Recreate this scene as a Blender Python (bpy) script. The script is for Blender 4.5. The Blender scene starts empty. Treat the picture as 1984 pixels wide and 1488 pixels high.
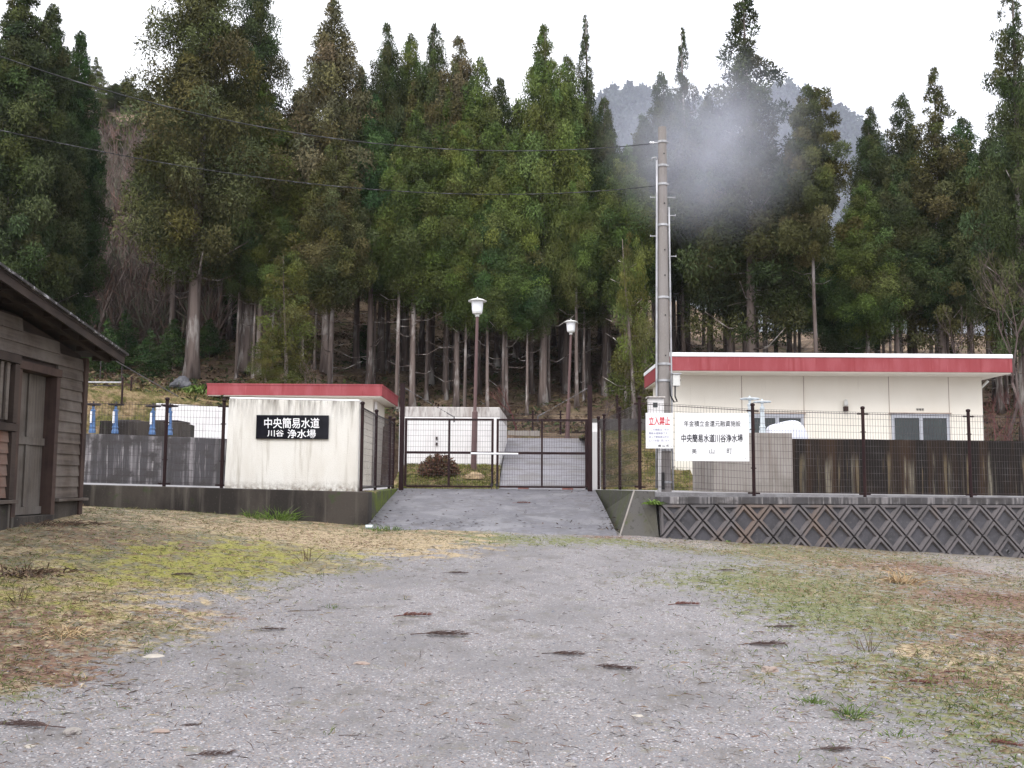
import bpy, bmesh, math, random
import numpy as np
from mathutils import Vector, Matrix, noise as mnoise

rng = np.random.default_rng(7)
random.seed(7)
SC = bpy.context.scene
COL = SC.collection

# ------------------------------------------------------------------ camera
F = 1950.0
EYE = Vector((0, 0, 1.55))
PITCH = math.radians(5.6)
ROLL = 0.006
ROT = Matrix.Rotation(math.radians(90) + PITCH, 3, 'X') @ Matrix.Rotation(ROLL, 3, 'Z')
cam = bpy.data.cameras.new('camera')
cam.sensor_width = 36
cam.lens = 36 * F / 1984
cam.clip_start = 0.1
cam.clip_end = 2000
camo = bpy.data.objects.new('camera', cam)
camo.matrix_world = Matrix.Translation(EYE) @ ROT.to_4x4()
COL.objects.link(camo)
SC.camera = camo

# ------------------------------------------------------------------ world, sun, exposure
SUN_EL, SUN_AZ = 46, 200          # azimuth: direction the light comes from, clockwise from +Y
w = bpy.data.worlds.new("World")
SC.world = w
w.use_nodes = True
wn = w.node_tree
bg = wn.nodes['Background']
sky = wn.nodes.new('ShaderNodeTexSky')
sky.sky_type = 'NISHITA'
sky.sun_disc = False
sky.sun_elevation = math.radians(SUN_EL)
sky.sun_rotation = math.radians(SUN_AZ)
sky.dust_density = 2.0
sky.air_density = 1.0
hs = wn.nodes.new('ShaderNodeHueSaturation')
hs.inputs['Saturation'].default_value = 0.22
wn.links.new(sky.outputs[0], hs.inputs['Color'])
cloud = wn.nodes.new('ShaderNodeMix')            # even high overcast over the sky
cloud.data_type = 'RGBA'
cloud.inputs[0].default_value = 0.72
cloud.inputs[7].default_value = (11.0, 11.1, 11.6, 1)
wn.links.new(hs.outputs[0], cloud.inputs[6])
wn.links.new(cloud.outputs[2], bg.inputs[0])
wtc = wn.nodes.new('ShaderNodeTexCoord')
wsp = wn.nodes.new('ShaderNodeSeparateXYZ')
wn.links.new(wtc.outputs['Generated'], wsp.inputs[0])
wmr = wn.nodes.new('ShaderNodeMapRange')
wmr.inputs['To Min'].default_value = 0.78
wmr.inputs['To Max'].default_value = 1.75
wn.links.new(wsp.outputs['Z'], wmr.inputs['Value'])
wml = wn.nodes.new('ShaderNodeMix'); wml.data_type = 'RGBA'; wml.blend_type = 'MULTIPLY'
wml.inputs[0].default_value = 1
wn.links.new(cloud.outputs[2], wml.inputs[6])
wn.links.new(wmr.outputs[0], wml.inputs[7])
wn.links.new(wml.outputs[2], bg.inputs[0])
bg.inputs[1].default_value = 0.125
sl = bpy.data.lights.new('sun', 'SUN')
sl.energy = 0.9
sl.angle = math.radians(25)
sl.color = (1.0, 0.97, 0.93)
so = bpy.data.objects.new('sun', sl)
a, e = math.radians(SUN_AZ), math.radians(SUN_EL)
sd = Vector((math.sin(a) * math.cos(e), math.cos(a) * math.cos(e), math.sin(e)))
so.rotation_euler = sd.to_track_quat('Z', 'Y').to_euler()
so.location = (0, 0, 60)
COL.objects.link(so)
SC.view_settings.view_transform = 'Standard'
SC.view_settings.look = 'None'
SC.view_settings.gamma = 1
SC.view_settings.exposure = 0.52
SC.cycles.volume_bounces = 3
SC.cycles.max_bounces = 6


# ------------------------------------------------------------------ helpers
def P(px, py, Y):
    """the world point at depth Y that lies along the ray of a photo pixel"""
    d = ROT @ Vector(((px - 992) / F, (744 - py) / F, -1))
    return EYE + d * (Y / d.y)


def tag(o, label=None, cat=None, group=None, kind=None):
    if label: o['label'] = label
    if cat: o['category'] = cat
    if group: o['group'] = group
    if kind: o['kind'] = kind
    return o


def thing(name, label, cat, loc, group=None, rz=0):
    o = bpy.data.objects.new(name, None)
    o.empty_display_size = 0.2
    COL.objects.link(o)
    o.location = loc
    o.rotation_euler = (0, 0, rz)
    return tag(o, label, cat, group)


def root_loc(p):
    v = Vector((0, 0, 0))
    while p is not None:
        v += p.location
        p = p.parent
    return v


class MB:
    def __init__(s):
        s.v, s.f, s.c = [], [], []

    def add(s, vs, fs, col=None):
        k = len(s.v)
        s.v += [tuple(x) for x in vs]
        s.f += [tuple(i + k for i in f) for f in fs]
        if col is not None:
            s.c += [col] * len(vs)
        return s

    def prism(s, bot, top):
        n = len(bot)
        fs = [tuple(reversed(range(n))), tuple(range(n, 2 * n))]
        fs += [(i, (i + 1) % n, n + (i + 1) % n, n + i) for i in range(n)]
        return s.add(list(bot) + list(top), fs)

    def box(s, a, b):
        x0, y0, z0 = a
        x1, y1, z1 = b
        q = [(x0, y0), (x1, y0), (x1, y1), (x0, y1)]
        return s.prism([(x, y, z0) for x, y in q], [(x, y, z1) for x, y in q])

    def beam(s, p0, p1, w, h, up=(0, 0, 1)):
        p0, p1 = Vector(p0), Vector(p1)
        d = (p1 - p0).normalized()
        side = d.cross(Vector(up))
        if side.length < 1e-4: side = d.cross(Vector((0, 1, 0)))
        side.normalize()
        u = side.cross(d).normalized()
        q = [(-1, -1), (1, -1), (1, 1), (-1, 1)]
        return s.prism([p0 + side * a * w / 2 + u * b * h / 2 for a, b in q],
                       [p1 + side * a * w / 2 + u * b * h / 2 for a, b in q])

    def cyl(s, p0, p1, r0, r1=None, n=12, caps=True):
        r1 = r0 if r1 is None else r1
        return s.tube([p0, p1], [r0, r1], n, caps)

    def tube(s, pts, rad, n=6, caps=True, col=None):
        pts = [Vector(p) for p in pts]
        if not isinstance(rad, (list, tuple)): rad = [rad] * len(pts)
        vs, fs = [], []
        ref = None
        for i, p in enumerate(pts):
            d = (pts[min(i + 1, len(pts) - 1)] - pts[max(i - 1, 0)])
            d = d.normalized() if d.length > 1e-9 else Vector((0, 0, 1))
            if ref is None:
                ref = d.cross(Vector((0.13, 0.91, 0.2)))
                if ref.length < 1e-3: ref = d.cross(Vector((1, 0, 0)))
            ref = (ref - d * ref.dot(d)).normalized()
            b = d.cross(ref)
            for k in range(n):
                t = 2 * math.pi * k / n
                vs.append(p + (ref * math.cos(t) + b * math.sin(t)) * rad[i])
        for i in range(len(pts) - 1):
            for k in range(n):
                fs.append((i * n + k, i * n + (k + 1) % n, (i + 1) * n + (k + 1) % n, (i + 1) * n + k))
        if caps:
            fs.append(tuple(reversed(range(n))))
            fs.append(tuple(range((len(pts) - 1) * n, len(pts) * n)))
        return s.add(vs, fs, col)

    def lathe(s, c, prof, n=20):
        c = Vector(c)
        vs, fs = [], []
        for r, z in prof:
            for k in range(n):
                t = 2 * math.pi * k / n
                vs.append(c + Vector((r * math.cos(t), r * math.sin(t), z)))
        m = len(prof)
        for i in range(m - 1):
            for k in range(n):
                fs.append((i * n + k, i * n + (k + 1) % n, (i + 1) * n + (k + 1) % n, (i + 1) * n + k))
        fs.append(tuple(reversed(range(n))))
        fs.append(tuple(range((m - 1) * n, m * n)))
        return s.add(vs, fs)

    def build(s, name, mat, parent=None, smooth=False, loc=None, bevel=0, fix=True):
        off = root_loc(parent) if parent is not None else Vector(loc) if loc is not None else Vector((0, 0, 0))
        me = bpy.data.meshes.new(name)
        me.from_pydata([(x - off.x, y - off.y, z - off.z) for x, y, z in s.v], [], s.f)
        if s.c and len(s.c) == len(s.v):
            at = me.color_attributes.new('tint', 'FLOAT_COLOR', 'POINT')
            at.data.foreach_set('color', np.array([(*c, 1.0) if len(c) == 3 else c for c in s.c], dtype=np.float32).ravel())
        if fix:
            bm = bmesh.new()
            bm.from_mesh(me)
            bmesh.ops.recalc_face_normals(bm, faces=bm.faces)
            bm.to_mesh(me)
            bm.free()
        if smooth:
            me.polygons.foreach_set('use_smooth', [True] * len(me.polygons))
        me.materials.append(mat)
        o = bpy.data.objects.new(name, me)
        COL.objects.link(o)
        if parent is not None:
            o.parent = parent
        elif loc is not None:
            o.location = loc
        if bevel:
            md = o.modifiers.new('bevel', 'BEVEL')
            md.width = bevel
            md.segments = 2
            md.limit_method = 'ANGLE'
            md.angle_limit = math.radians(40)
        return o


def npmesh(name, verts, faces_n, nper, mat, cols=None, smooth=False):
    """quick mesh from numpy arrays: faces_n faces of nper consecutive vertex indices"""
    me = bpy.data.meshes.new(name)
    me.vertices.add(len(verts))
    me.vertices.foreach_set('co', np.asarray(verts, np.float32).ravel())
    idx = np.asarray(faces_n, np.int32)
    nf = len(idx)
    me.loops.add(nf * nper)
    me.loops.foreach_set('vertex_index', idx.ravel())
    me.polygons.add(nf)
    me.polygons.foreach_set('loop_start', np.arange(0, nf * nper, nper, dtype=np.int32))
    if cols is not None:
        at = me.color_attributes.new('tint', 'FLOAT_COLOR', 'POINT')
        c = np.ones((len(verts), 4), np.float32)
        c[:, :3] = cols[:, :3]
        if cols.shape[1] > 3: c[:, 3] = cols[:, 3]
        at.data.foreach_set('color', c.ravel())
    if smooth:
        me.polygons.foreach_set('use_smooth', np.ones(nf, bool))
    me.update(calc_edges=True)
    me.validate()
    me.materials.append(mat)
    return me


def mesh_obj(name, me, parent=None, loc=None):
    o = bpy.data.objects.new(name, me)
    COL.objects.link(o)
    if parent is not None: o.parent = parent
    if loc is not None: o.location = loc
    return o


def copy_tree(o, parent=None):
    c = o.copy()
    COL.objects.link(c)
    c.parent = parent
    for ch in list(o.children):
        copy_tree(ch, c)
    return c


# ------------------------------------------------------------------ materials
class NT:
    def __init__(s, name):
        s.m = bpy.data.materials.new(name)
        s.m.use_nodes = True
        s.t = s.m.node_tree
        s.b = s.t.nodes['Principled BSDF']
        s.tc = None

    def n(s, typ, **kw):
        x = s.t.nodes.new(typ)
        for k, v in kw.items():
            setattr(x, k, v)
        return x

    def l(s, a, b):
        s.t.links.new(a, b)

    def coord(s, scale=(1, 1, 1)):
        if s.tc is None: s.tc = s.n('ShaderNodeTexCoord')
        mp = s.n('ShaderNodeMapping')
        mp.inputs['Scale'].default_value = scale
        s.l(s.tc.outputs['Object'], mp.inputs['Vector'])
        return mp.outputs[0]

    def noise(s, scale, stretch=(1, 1, 1), detail=4, rough=0.6):
        t = s.n('ShaderNodeTexNoise')
        t.inputs['Scale'].default_value = scale
        t.inputs['Detail'].default_value = detail
        t.inputs['Roughness'].default_value = rough
        s.l(s.coord(stretch), t.inputs['Vector'])
        return t.outputs['Fac']

    def remap(s, x, lo, hi, a=0.0, b=1.0):
        r = s.n('ShaderNodeMapRange')
        r.inputs['From Min'].default_value = lo
        r.inputs['From Max'].default_value = hi
        r.inputs['To Min'].default_value = a
        r.inputs['To Max'].default_value = b
        s.l(x, r.inputs['Value'])
        return r.outputs[0]

    def math(s, op, x, y):
        r = s.n('ShaderNodeMath', operation=op)
        for i, v in enumerate((x, y)):
            if isinstance(v, (int, float)): r.inputs[i].default_value = v
            else: s.l(v, r.inputs[i])
        return r.outputs[0]

    def mix(s, fac, c0, c1, mode='MIX'):
        r = s.n('ShaderNodeMix', data_type='RGBA', blend_type=mode)
        for sock, v in ((r.inputs[0], fac), (r.inputs[6], c0), (r.inputs[7], c1)):
            if isinstance(v, (int, float)): sock.default_value = v
            elif isinstance(v, tuple): sock.default_value = (*v, 1)
            else: s.l(v, sock)
        return r.outputs[2]

    def bump(s, h, strength=0.3, dist=0.02):
        b = s.n('ShaderNodeBump')
        b.inputs['Strength'].default_value = strength
        b.inputs['Distance'].default_value = dist
        s.l(h, b.inputs['Height'])
        s.l(b.outputs[0], s.b.inputs['Normal'])

    def done(s, col=None, rough=0.8, metal=0.0, spec=0.3):
        if col is not None:
            if isinstance(col, tuple): s.b.inputs['Base Color'].default_value = (*col, 1)
            else: s.l(col, s.b.inputs['Base Color'])
        s.b.inputs['Roughness'].default_value = rough
        s.b.inputs['Metallic'].default_value = metal
        s.b.inputs['Specular IOR Level'].default_value = spec
        return s.m


def M(name, base, layers=(), rough=0.8, metal=0.0, spec=0.3, bump=None):
    """base colour, then layers of (scale, stretch, colour, lo, hi) noise-masked over it"""
    t = NT(name)
    c = base
    for sc, st, col, lo, hi in layers:
        c = t.mix(t.remap(t.noise(sc, st, 6), lo, hi), c, col)
    if bump: t.bump(t.noise(bump[0], (1, 1, 1), 6), bump[1], bump[2] if len(bump) > 2 else 0.01)
    return t.done(c, rough, metal, spec)


V = (1, 1, 0.06)       # vertical streaks
m_brown = M('brown_painted_steel', (0.019, 0.008, 0.009), [(9, (1, 1, .3), (0.036, 0.016, 0.015), .5, .7)], 0.6, 0, .18)
m_wire = M('brown_wire', (0.035, 0.024, 0.026), [(3, (1, 1, 1), (0.11, 0.10, 0.105), .5, .7)], 0.45, 0.3, .4)
m_chain = M('dull_chain_steel', (0.17, 0.16, 0.165), [(14, (1, 1, .4), (0.07, 0.065, 0.065), .45, .6)], 0.5, 0.4)
m_galv = M('galvanised_steel', (0.42, 0.42, 0.44), [(14, (1, 1, .4), (0.25, 0.25, 0.26), .45, .7)], 0.45, 0.5)
m_conc_dark = M('stained_plinth_concrete', (0.058, 0.049, 0.042), [(1.6, (1, 1, .35), (0.024, 0.020, 0.018), .42, .58),
    (5, V, (0.095, 0.083, 0.072), .54, .68), (2.2, (1, 1, 1), (0.035, 0.06, 0.012), .60, .70), (40, (1, 1, 1), (.13, .12, .11), .62, .72)], 0.85, bump=(30, .4))
m_moss_conc = M('mossy_concrete', (0.06, 0.055, 0.045), [(4, (1, 1, .5), (0.10, 0.13, 0.015), .42, .55), (25, (1, 1, 1), (0.05, 0.07, 0.01), .5, .7)], 0.9, bump=(40, .8, .02))
m_conc_tank = M('streaked_tank_concrete', (0.065, 0.061, 0.065), [(8, V, (0.22, 0.205, 0.21), .50, .64), (3, V, (0.045, 0.042, 0.043), .5, .68),
    (15, V, (0.30, 0.28, 0.28), .58, .68), (2.2, (1, 1, 1.4), (0.055, 0.050, 0.050), .48, .60)], 0.85, bump=(25, .3))
m_conc_light = M('weathered_concrete', (0.27, 0.245, 0.225), [(8, V, (0.17, 0.135, 0.115), .5, .7), (20, V, (0.34, 0.32, 0.30), .55, .75), (2, (1, 1, 1), (.20, .18, .16), .5, .7)], 0.85, bump=(25, .3))
m_conc_ledge = M('pale_slab_concrete', (0.30, 0.29, 0.30), [(3, (1, 1, 1), (0.19, 0.18, 0.185), .45, .65), (30, (1, 1, 1), (.36, .35, .36), .55, .75)], 0.6, spec=.5, bump=(30, .2))
def dark_wall_mat():
    t = NT('black_streaked_retaining_concrete')
    c = t.mix(t.remap(t.noise(2.6, V, 6), .46, .60), (0.010, 0.0075, 0.006), (0.032, 0.018, 0.010))
    z = t.n('ShaderNodeSeparateXYZ')
    t.l(t.tc.outputs['Object'], z.inputs[0])
    low = t.remap(t.math('ADD', z.outputs['Z'], t.math('MULTIPLY', t.noise(2.2, (1, 1, .01), 3), .9)), 1.28, 1.0)
    st = t.remap(t.noise(2.4, (1, 1, .03), 7, .7), .52, .62)
    fine = t.remap(t.noise(17, (1, 1, .06), 5), .36, .58)
    c = t.mix(t.math('MULTIPLY', t.math('MULTIPLY', st, low), fine), c, (0.24, 0.215, 0.165))
    c = t.mix(t.math('MULTIPLY', t.remap(t.noise(6, (1, 1, .04), 5), .57, .63), low), c, (0.11, 0.085, 0.05))
    t.bump(t.noise(25, (1, 1, 1), 6), .3, .01)
    return t.done(c, .85)


m_dark_wall = dark_wall_mat()
m_white_conc = M('white_painted_concrete', (0.72, 0.70, 0.70), [(5, (1, 1, .2), (0.60, 0.57, 0.57), .5, .75), (14, V, (.55, .52, .50), .6, .8)], 0.8, bump=(20, .15))
m_palewall = M('pale_grey_concrete', (0.46, 0.445, 0.44), [(6, V, (0.36, 0.34, 0.33), .48, .62)], .85)
m_stain = M('rain_stained_cap', (0.52, 0.49, 0.47), [(9, (1, 1, .25), (0.20, 0.17, 0.16), .45, .68), (4, V, (0.33, 0.29, 0.27), .5, .7)], 0.85)
m_sandblock = M('grey_block_wall', (0.10, 0.095, 0.09), [(6, (1, 1, .3), (0.055, 0.05, 0.05), .45, .65)], 0.9, bump=(20, .4))


def sign_wall_mat():
    t = NT('rough_cream_render')
    c = t.mix(t.remap(t.noise(3, (1, 1, .3)), .45, .7), (0.72, 0.70, 0.66), (0.65, 0.62, 0.57))
    c = t.mix(t.remap(t.noise(9, V, 6), .56, .74), c, (0.42, 0.385, 0.33))
    # rain streaks running down from the coping
    g = t.n('ShaderNodeSeparateXYZ')
    if t.tc is None: t.coord()
    t.l(t.tc.outputs['Object'], g.inputs[0])
    top = t.remap(g.outputs['Z'], 1.05, 1.62)
    st = t.remap(t.noise(13, (1, 1, .12), 7), .40, .64)
    c = t.mix(t.math('MULTIPLY', t.math('POWER', top, 1.7), st), c, (0.17, 0.15, 0.13))
    low = t.remap(g.outputs['Z'], 0.17, 0.0)
    c = t.mix(t.math('MULTIPLY', low, t.remap(t.noise(16, (1, 1, 1), 6), .35, .65)), c, (0.22, 0.18, 0.14))
    t.bump(t.noise(70, (1, 1, 1), 5), .9, .012)
    return t.done(c, .9)


m_signwall = sign_wall_mat()
m_cream = M('cream_wall_paint', (0.78, 0.735, 0.655), [(1.2, (1, 1, .6), (0.73, 0.68, 0.595), .4, .7), (10, V, (0.62, 0.57, 0.50), .62, .8)], 0.75, bump=(60, .15))
m_joint = M('sealed_joint', (0.42, 0.35, 0.30), [(6, V, (0.3, 0.22, .19), .4, .7)], 0.9)
m_red = M('red_fascia_paint', (0.265, 0.046, 0.054), [(2.5, (1, 1, .4), (0.31, 0.072, 0.082), .45, .6), (9, V, (0.235, 0.032, 0.036), .55, .68), (22, V, (0.38, 0.10, 0.11), .62, .72)], 0.6, spec=.3)
m_roofwhite = M('white_roof_edge', (0.82, 0.82, 0.84), [(4, (1, 1, 1), (0.72, 0.72, 0.75), .5, .7)], 0.5)
m_white = M('white_enamel', (0.82, 0.82, 0.85), [(3, (1, 1, 1), (0.77, 0.77, 0.80), .45, .7)], 0.4, spec=.4)
m_offwhite = M('grey_white_casing', (0.60, 0.60, 0.58), [(8, (1, 1, .4), (0.5, 0.49, 0.46), .5, .7)], 0.5)
m_red_ink = M('red_sign_ink', (0.55, 0.02, 0.04), [(9, (1, 1, 1), (0.6, 0.05, 0.07), .4, .7)], 0.5)
m_black_ink = M('black_sign_ink', (0.012, 0.012, 0.02), [(9, (1, 1, 1), (0.03, 0.03, 0.04), .5, .8)], 0.5)
m_blue_ink = M('faded_blue_ink', (0.16, 0.16, 0.30), [(9, (1, 1, 1), (0.24, 0.24, 0.38), .4, .7)], 0.5)
m_plaque = M('black_stone_plaque', (0.006, 0.006, 0.009), [(5, (1, 1, 1), (0.012, 0.012, 0.018), .4, .7)], 0.2, spec=.25)
m_blue = M('blue_valve_paint', (0.075, 0.155, 0.33), [(14, (1, 1, .4), (0.13, 0.21, 0.36), .45, .65)], 0.45)
m_teal = M('pale_valve_paint', (0.55, 0.60, 0.64), [(12, (1, 1, .4), (0.42, 0.48, 0.52), .45, .7)], 0.45)
m_iron = M('dark_iron', (0.035, 0.03, 0.035), [(12, (1, 1, 1), (0.08, 0.05, 0.045), .5, .7)], 0.6)
m_black = M('black_rubber', (0.015, 0.015, 0.017), [(9, (1, 1, 1), (0.03, 0.03, 0.03), .4, .7)], 0.6)
m_glass = M('dark_window_glass', (0.020, 0.026, 0.030), [(2, (1, 1, 1), (0.03, 0.04, 0.04), .4, .7)], 0.08, spec=.6)
m_alu = M('aluminium_frame', (0.42, 0.43, 0.47), [(5, (1, 1, .3), (0.36, 0.37, 0.41), .4, .7)], 0.4, .3)
m_pole = M('utility_pole_concrete', (0.225, 0.205, 0.195), [(6, (1, 1, .1), (0.15, 0.13, 0.125), .48, .7), (40, (1, 1, .5), (.28, .26, .25), .55, .75), (3, (1, 1, .2), (.26, .24, .24), .5, .7)], 0.85, bump=(60, .2))
m_tarp = M('white_sheet', (0.60, 0.61, 0.68), [(3, (1, 1, 1), (0.52, 0.53, 0.60), .4, .7)], 0.5)
m_lampglass = M('opal_lamp_glass', (0.80, 0.81, 0.84), [(4, (1, 1, 1), (0.74, 0.75, 0.78), .4, .7)], 0.3)
m_lamppost = M('brown_lamp_post', (0.125, 0.075, 0.072), [(5, V, (0.085, 0.05, 0.05), .45, .7)], 0.55)
m_recess = M('darker_block_recess', (0.075, 0.072, 0.082), [(3, (1, 1, 1), (0.052, 0.05, 0.055), .42, .62), (20, (1, 1, 1), (0.10, 0.095, 0.10), .56, .7)], 0.85, bump=(50, .4))  # sunken block centres get a darker grey than the rims
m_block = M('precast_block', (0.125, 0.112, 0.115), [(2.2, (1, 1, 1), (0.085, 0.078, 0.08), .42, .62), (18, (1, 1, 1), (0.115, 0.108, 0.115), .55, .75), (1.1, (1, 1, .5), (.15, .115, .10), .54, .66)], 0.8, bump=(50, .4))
m_blockgap = M('block_joint_dark', (0.018, 0.016, 0.017), [(9, (1, 1, 1), (0.03, 0.028, 0.026), .4, .7)], 0.95)
m_wing = M('lichen_spotted_concrete', (0.088, 0.083, 0.078), [(14, (1, 1, 1), (0.055, 0.05, 0.047), .56, .64), (2.5, (1, 1, .5), (.085, .08, .06), .45, .65), (5, (1, 1, 1), (0.06, .075, .025), .62, .72)], 0.9, bump=(30, .5))
m_wingmoss = M('mossy_wing_face', (0.058, 0.055, 0.045), [(3, (1, 1, .6), (0.055, 0.062, 0.025), .46, .6), (14, (1, 1, 1), (.10, .095, .085), .55, .68)], 0.9, bump=(30, .4))
m_asph = M('damp_ramp_concrete', (0.122, 0.117, 0.132), [(1.5, (1, 1, 1), (0.095, 0.092, 0.104), .42, .60), (7, (1, 1, 1), (0.17, 0.163, 0.178), .52, .66), (45, (1, 1, 1), (.12, .115, .125), .55, .7), (4, (1, 1, 1), (.095, .088, .092), .55, .62), (1.1, (1, 1, 1), (.165, .16, .172), .52, .62), (10, (1, 1, 1), (.085, .08, .07), .60, .68)], 0.55, spec=.45, bump=(60, .5))
m_slope = M('inner_ramp_concrete', (0.20, 0.193, 0.212), [(3, (1, 1.6, 1), (0.15, 0.143, 0.155), .45, .62), (12, (1, 2, 1), (.23, .222, .24), .5, .66), (1.2, (1, 1, 1), (.16, .15, .152), .5, .62)], 0.65, bump=(30, .3))
m_stone = M('lichen_stone', (0.24, 0.22, 0.20), [(12, (1, 1, 1), (0.14, 0.12, 0.12), .45, .65), (30, (1, 1, 1), (.33, .31, .29), .55, .7)], 0.85, bump=(25, .5))
m_pinkstone = M('pinkish_stone', (0.27, 0.215, 0.185), [(12, (1, 1, 1), (0.25, 0.18, 0.15), .5, .65)], 0.85, bump=(25, .5))
m_palestone = M('pale_stone', (0.34, 0.31, 0.27), [(12, (1, 1, 1), (0.42, 0.38, 0.33), .5, .65)], 0.85, bump=(25, .5))
m_darkstone = M('dark_boulder', (0.07, 0.07, 0.08), [(5, (1, 1, 1), (0.13, 0.13, 0.14), .5, .65), (12, (1, 1, 1), (.04, .05, .03), .55, .7)], 0.85, bump=(12, .7, .05))
m_sprig = M('dead_cedar_sprig', (0.062, 0.042, 0.040), [(30, (1, 1, 1), (0.10, 0.062, 0.052), .45, .65)], 0.9)
m_sprig_red = M('rusty_cedar_sprig', (0.125, 0.048, 0.038), [(30, (1, 1, 1), (0.08, 0.035, 0.03), .45, .65)], 0.9)
m_brick = M('dull_red_brick', (0.28, 0.13, 0.11), [(12, (1, 1, 1), (0.2, 0.1, 0.09), .5, .65)], 0.9)
m_cable = M('black_cable', (0.02, 0.02, 0.022), [(3, (1, 1, 1), (0.12, 0.12, 0.13), .5, .65)], 0.5)
m_barepink = M('bare_twigs_brown', (0.12, 0.085, 0.08), [(2, (1, 1, 1), (0.17, 0.14, 0.13), .45, .65)], 0.9)
m_redtwig = M('red_twigs', (0.10, 0.035, 0.035), [(2, (1, 1, 1), (0.15, 0.07, 0.06), .45, .65)], 0.9)
m_palelimb = M('pale_bare_limbs', (0.21, 0.19, 0.175), [(3, (1, 1, .4), (0.12, 0.105, 0.095), .45, .65)], 0.9)


def wood(name, c0, c1, c2, grain=(1, .05, 1)):
    t = NT(name)
    c = t.mix(t.remap(t.noise(22, grain, 8), .4, .65), c0, c1)
    c = t.mix(t.remap(t.noise(1.6, (1, 1, 1), 5), .42, .66), c, c2)
    t.bump(t.noise(30, grain, 6), .5, .006)
    return t.done(c, .85)


m_board = wood('weathered_grey_boards', (0.098, 0.077, 0.065), (0.050, 0.038, 0.032), (0.14, 0.12, 0.108))
m_board_dark = wood('dark_aged_timber', (0.034, 0.024, 0.021), (0.020, 0.014, 0.012), (0.052, 0.037, 0.031))
m_board_red = wood('reddish_boards', (0.17, 0.085, 0.06), (0.10, 0.055, 0.04), (0.15, 0.115, 0.10))
m_plank = wood('door_planks', (0.105, 0.088, 0.076), (0.06, 0.05, 0.043), (0.13, 0.115, 0.105), (1, 1, .05))
m_jamb = wood('jamb_timber', (0.048, 0.028, 0.026), (0.028, 0.018, 0.016), (0.07, 0.045, 0.036), (1, 1, .05))
m_roofsheet = M('rusted_roof_sheet', (0.022, 0.016, 0.015), [(5, (1, 1, 1), (0.045, 0.03, 0.025), .45, .65)], 0.75)
m_roofedge = M('bright_roof_edge', (0.05, 0.045, 0.046), [(14, (1, 1, 1), (0.40, 0.39, 0.41), .55, .62)], 0.5, .2)


def bark_mat():
    t = NT('cedar_bark')
    c = t.mix(t.remap(t.noise(5, (1, 1, .05), 7), .40, .62), (0.135, 0.108, 0.097), (0.055, 0.042, 0.038))
    c = t.mix(t.remap(t.noise(1.6, (1, 1, .25), 7), .50, .62), c, (0.32, 0.30, 0.285))
    oi = t.n('ShaderNodeObjectInfo')
    c = t.mix(1.0, c, oi.outputs['Color'], 'MULTIPLY')
    t.bump(t.noise(7, (1, 1, .06), 5), .8, .05)
    return t.done(c, .95, spec=.1)


def leaf_mat(name):
    t = NT(name)
    oi = t.n('ShaderNodeObjectInfo')
    at = t.n('ShaderNodeAttribute', attribute_name='tint')
    c = t.mix(1.0, oi.outputs['Color'], at.outputs['Color'], 'MULTIPLY')
    # brownish winter tint per clump in the attribute's alpha
    c = t.mix(t.math('MULTIPLY', at.outputs['Alpha'], .55), c, (0.105, 0.080, 0.036))
    return t.done(c, .9, spec=.1)


def attr_mat(name, rough=.9, spec=.15):
    t = NT(name)
    at = t.n('ShaderNodeAttribute', attribute_name='tint')
    return t.done(at.outputs['Color'], rough, 0, spec)


m_bark = bark_mat()
m_leaf = leaf_mat('cedar_foliage')
m_blade = attr_mat('grass_blades')
m_pebble = attr_mat('pebbles', .75, .3)


# ------------------------------------------------------------------ ground
def lerp_tab(tab, x):
    xs, ys = zip(*tab)
    return np.interp(x, xs, ys)


PROF = [(-12, [(-20, 0.3), (4, .5), (8, .8), (12.6, 1.1), (15, 1.2), (18, 1.25), (26, 1.25)]),
        (-6.4, [(-20, -.1), (4, .2), (8, .62), (12.6, .93), (15, 1.05), (18, 1.06), (26, 1.1)]),
        (-2.7, [(-20, -.1), (4, .02), (12, .44), (17.8, .79), (26, .9)]),
        (1.75, [(-20, -.1), (5, .0), (17.6, .67), (26, .8)]),
        (9.7, [(-20, -.1), (4, -.04), (19, .21), (26, .25)]),
        (30, [(-20, -.3), (4, -.3), (19, -.2), (26, -.2)])]


def gz(x, y):
    x = np.asarray(x, float)
    y = np.asarray(y, float)
    xs = np.array([p[0] for p in PROF])
    zs = np.stack([np.interp(y, *zip(*p[1])) for p in PROF])
    xc = np.clip(x, xs[0], xs[-1])
    i = np.clip(np.searchsorted(xs, xc, 'right') - 1, 0, len(xs) - 2)
    t = (xc - xs[i]) / (xs[i + 1] - xs[i])
    z0 = np.take_along_axis(zs, i[None], 0)[0]
    z1 = np.take_along_axis(zs, (i + 1)[None], 0)[0]
    z = z0 * (1 - t) + z1 * t
    z = z + .012 * np.sin(x * 2.1 + y * .7) * np.sin(y * 1.7 - x * .4) + .006 * np.sin(x * 5.3 - y * 3.1)
    return z


def hit(px, py):
    d = ROT @ Vector(((px - 992) / F, (744 - py) / F, -1))
    lo = 2.0
    for Y in np.arange(3, 24, .05):
        p = EYE + d * (Y / d.y)
        if p.z <= float(gz(np.array([p.x]), np.array([Y]))[0]):
            return p
    return EYE + d * (19 / d.y)


def gp(x, y, dz=0.0):
    return Vector((x, y, float(gz(np.array([x]), np.array([y]))[0]) + dz))


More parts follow.
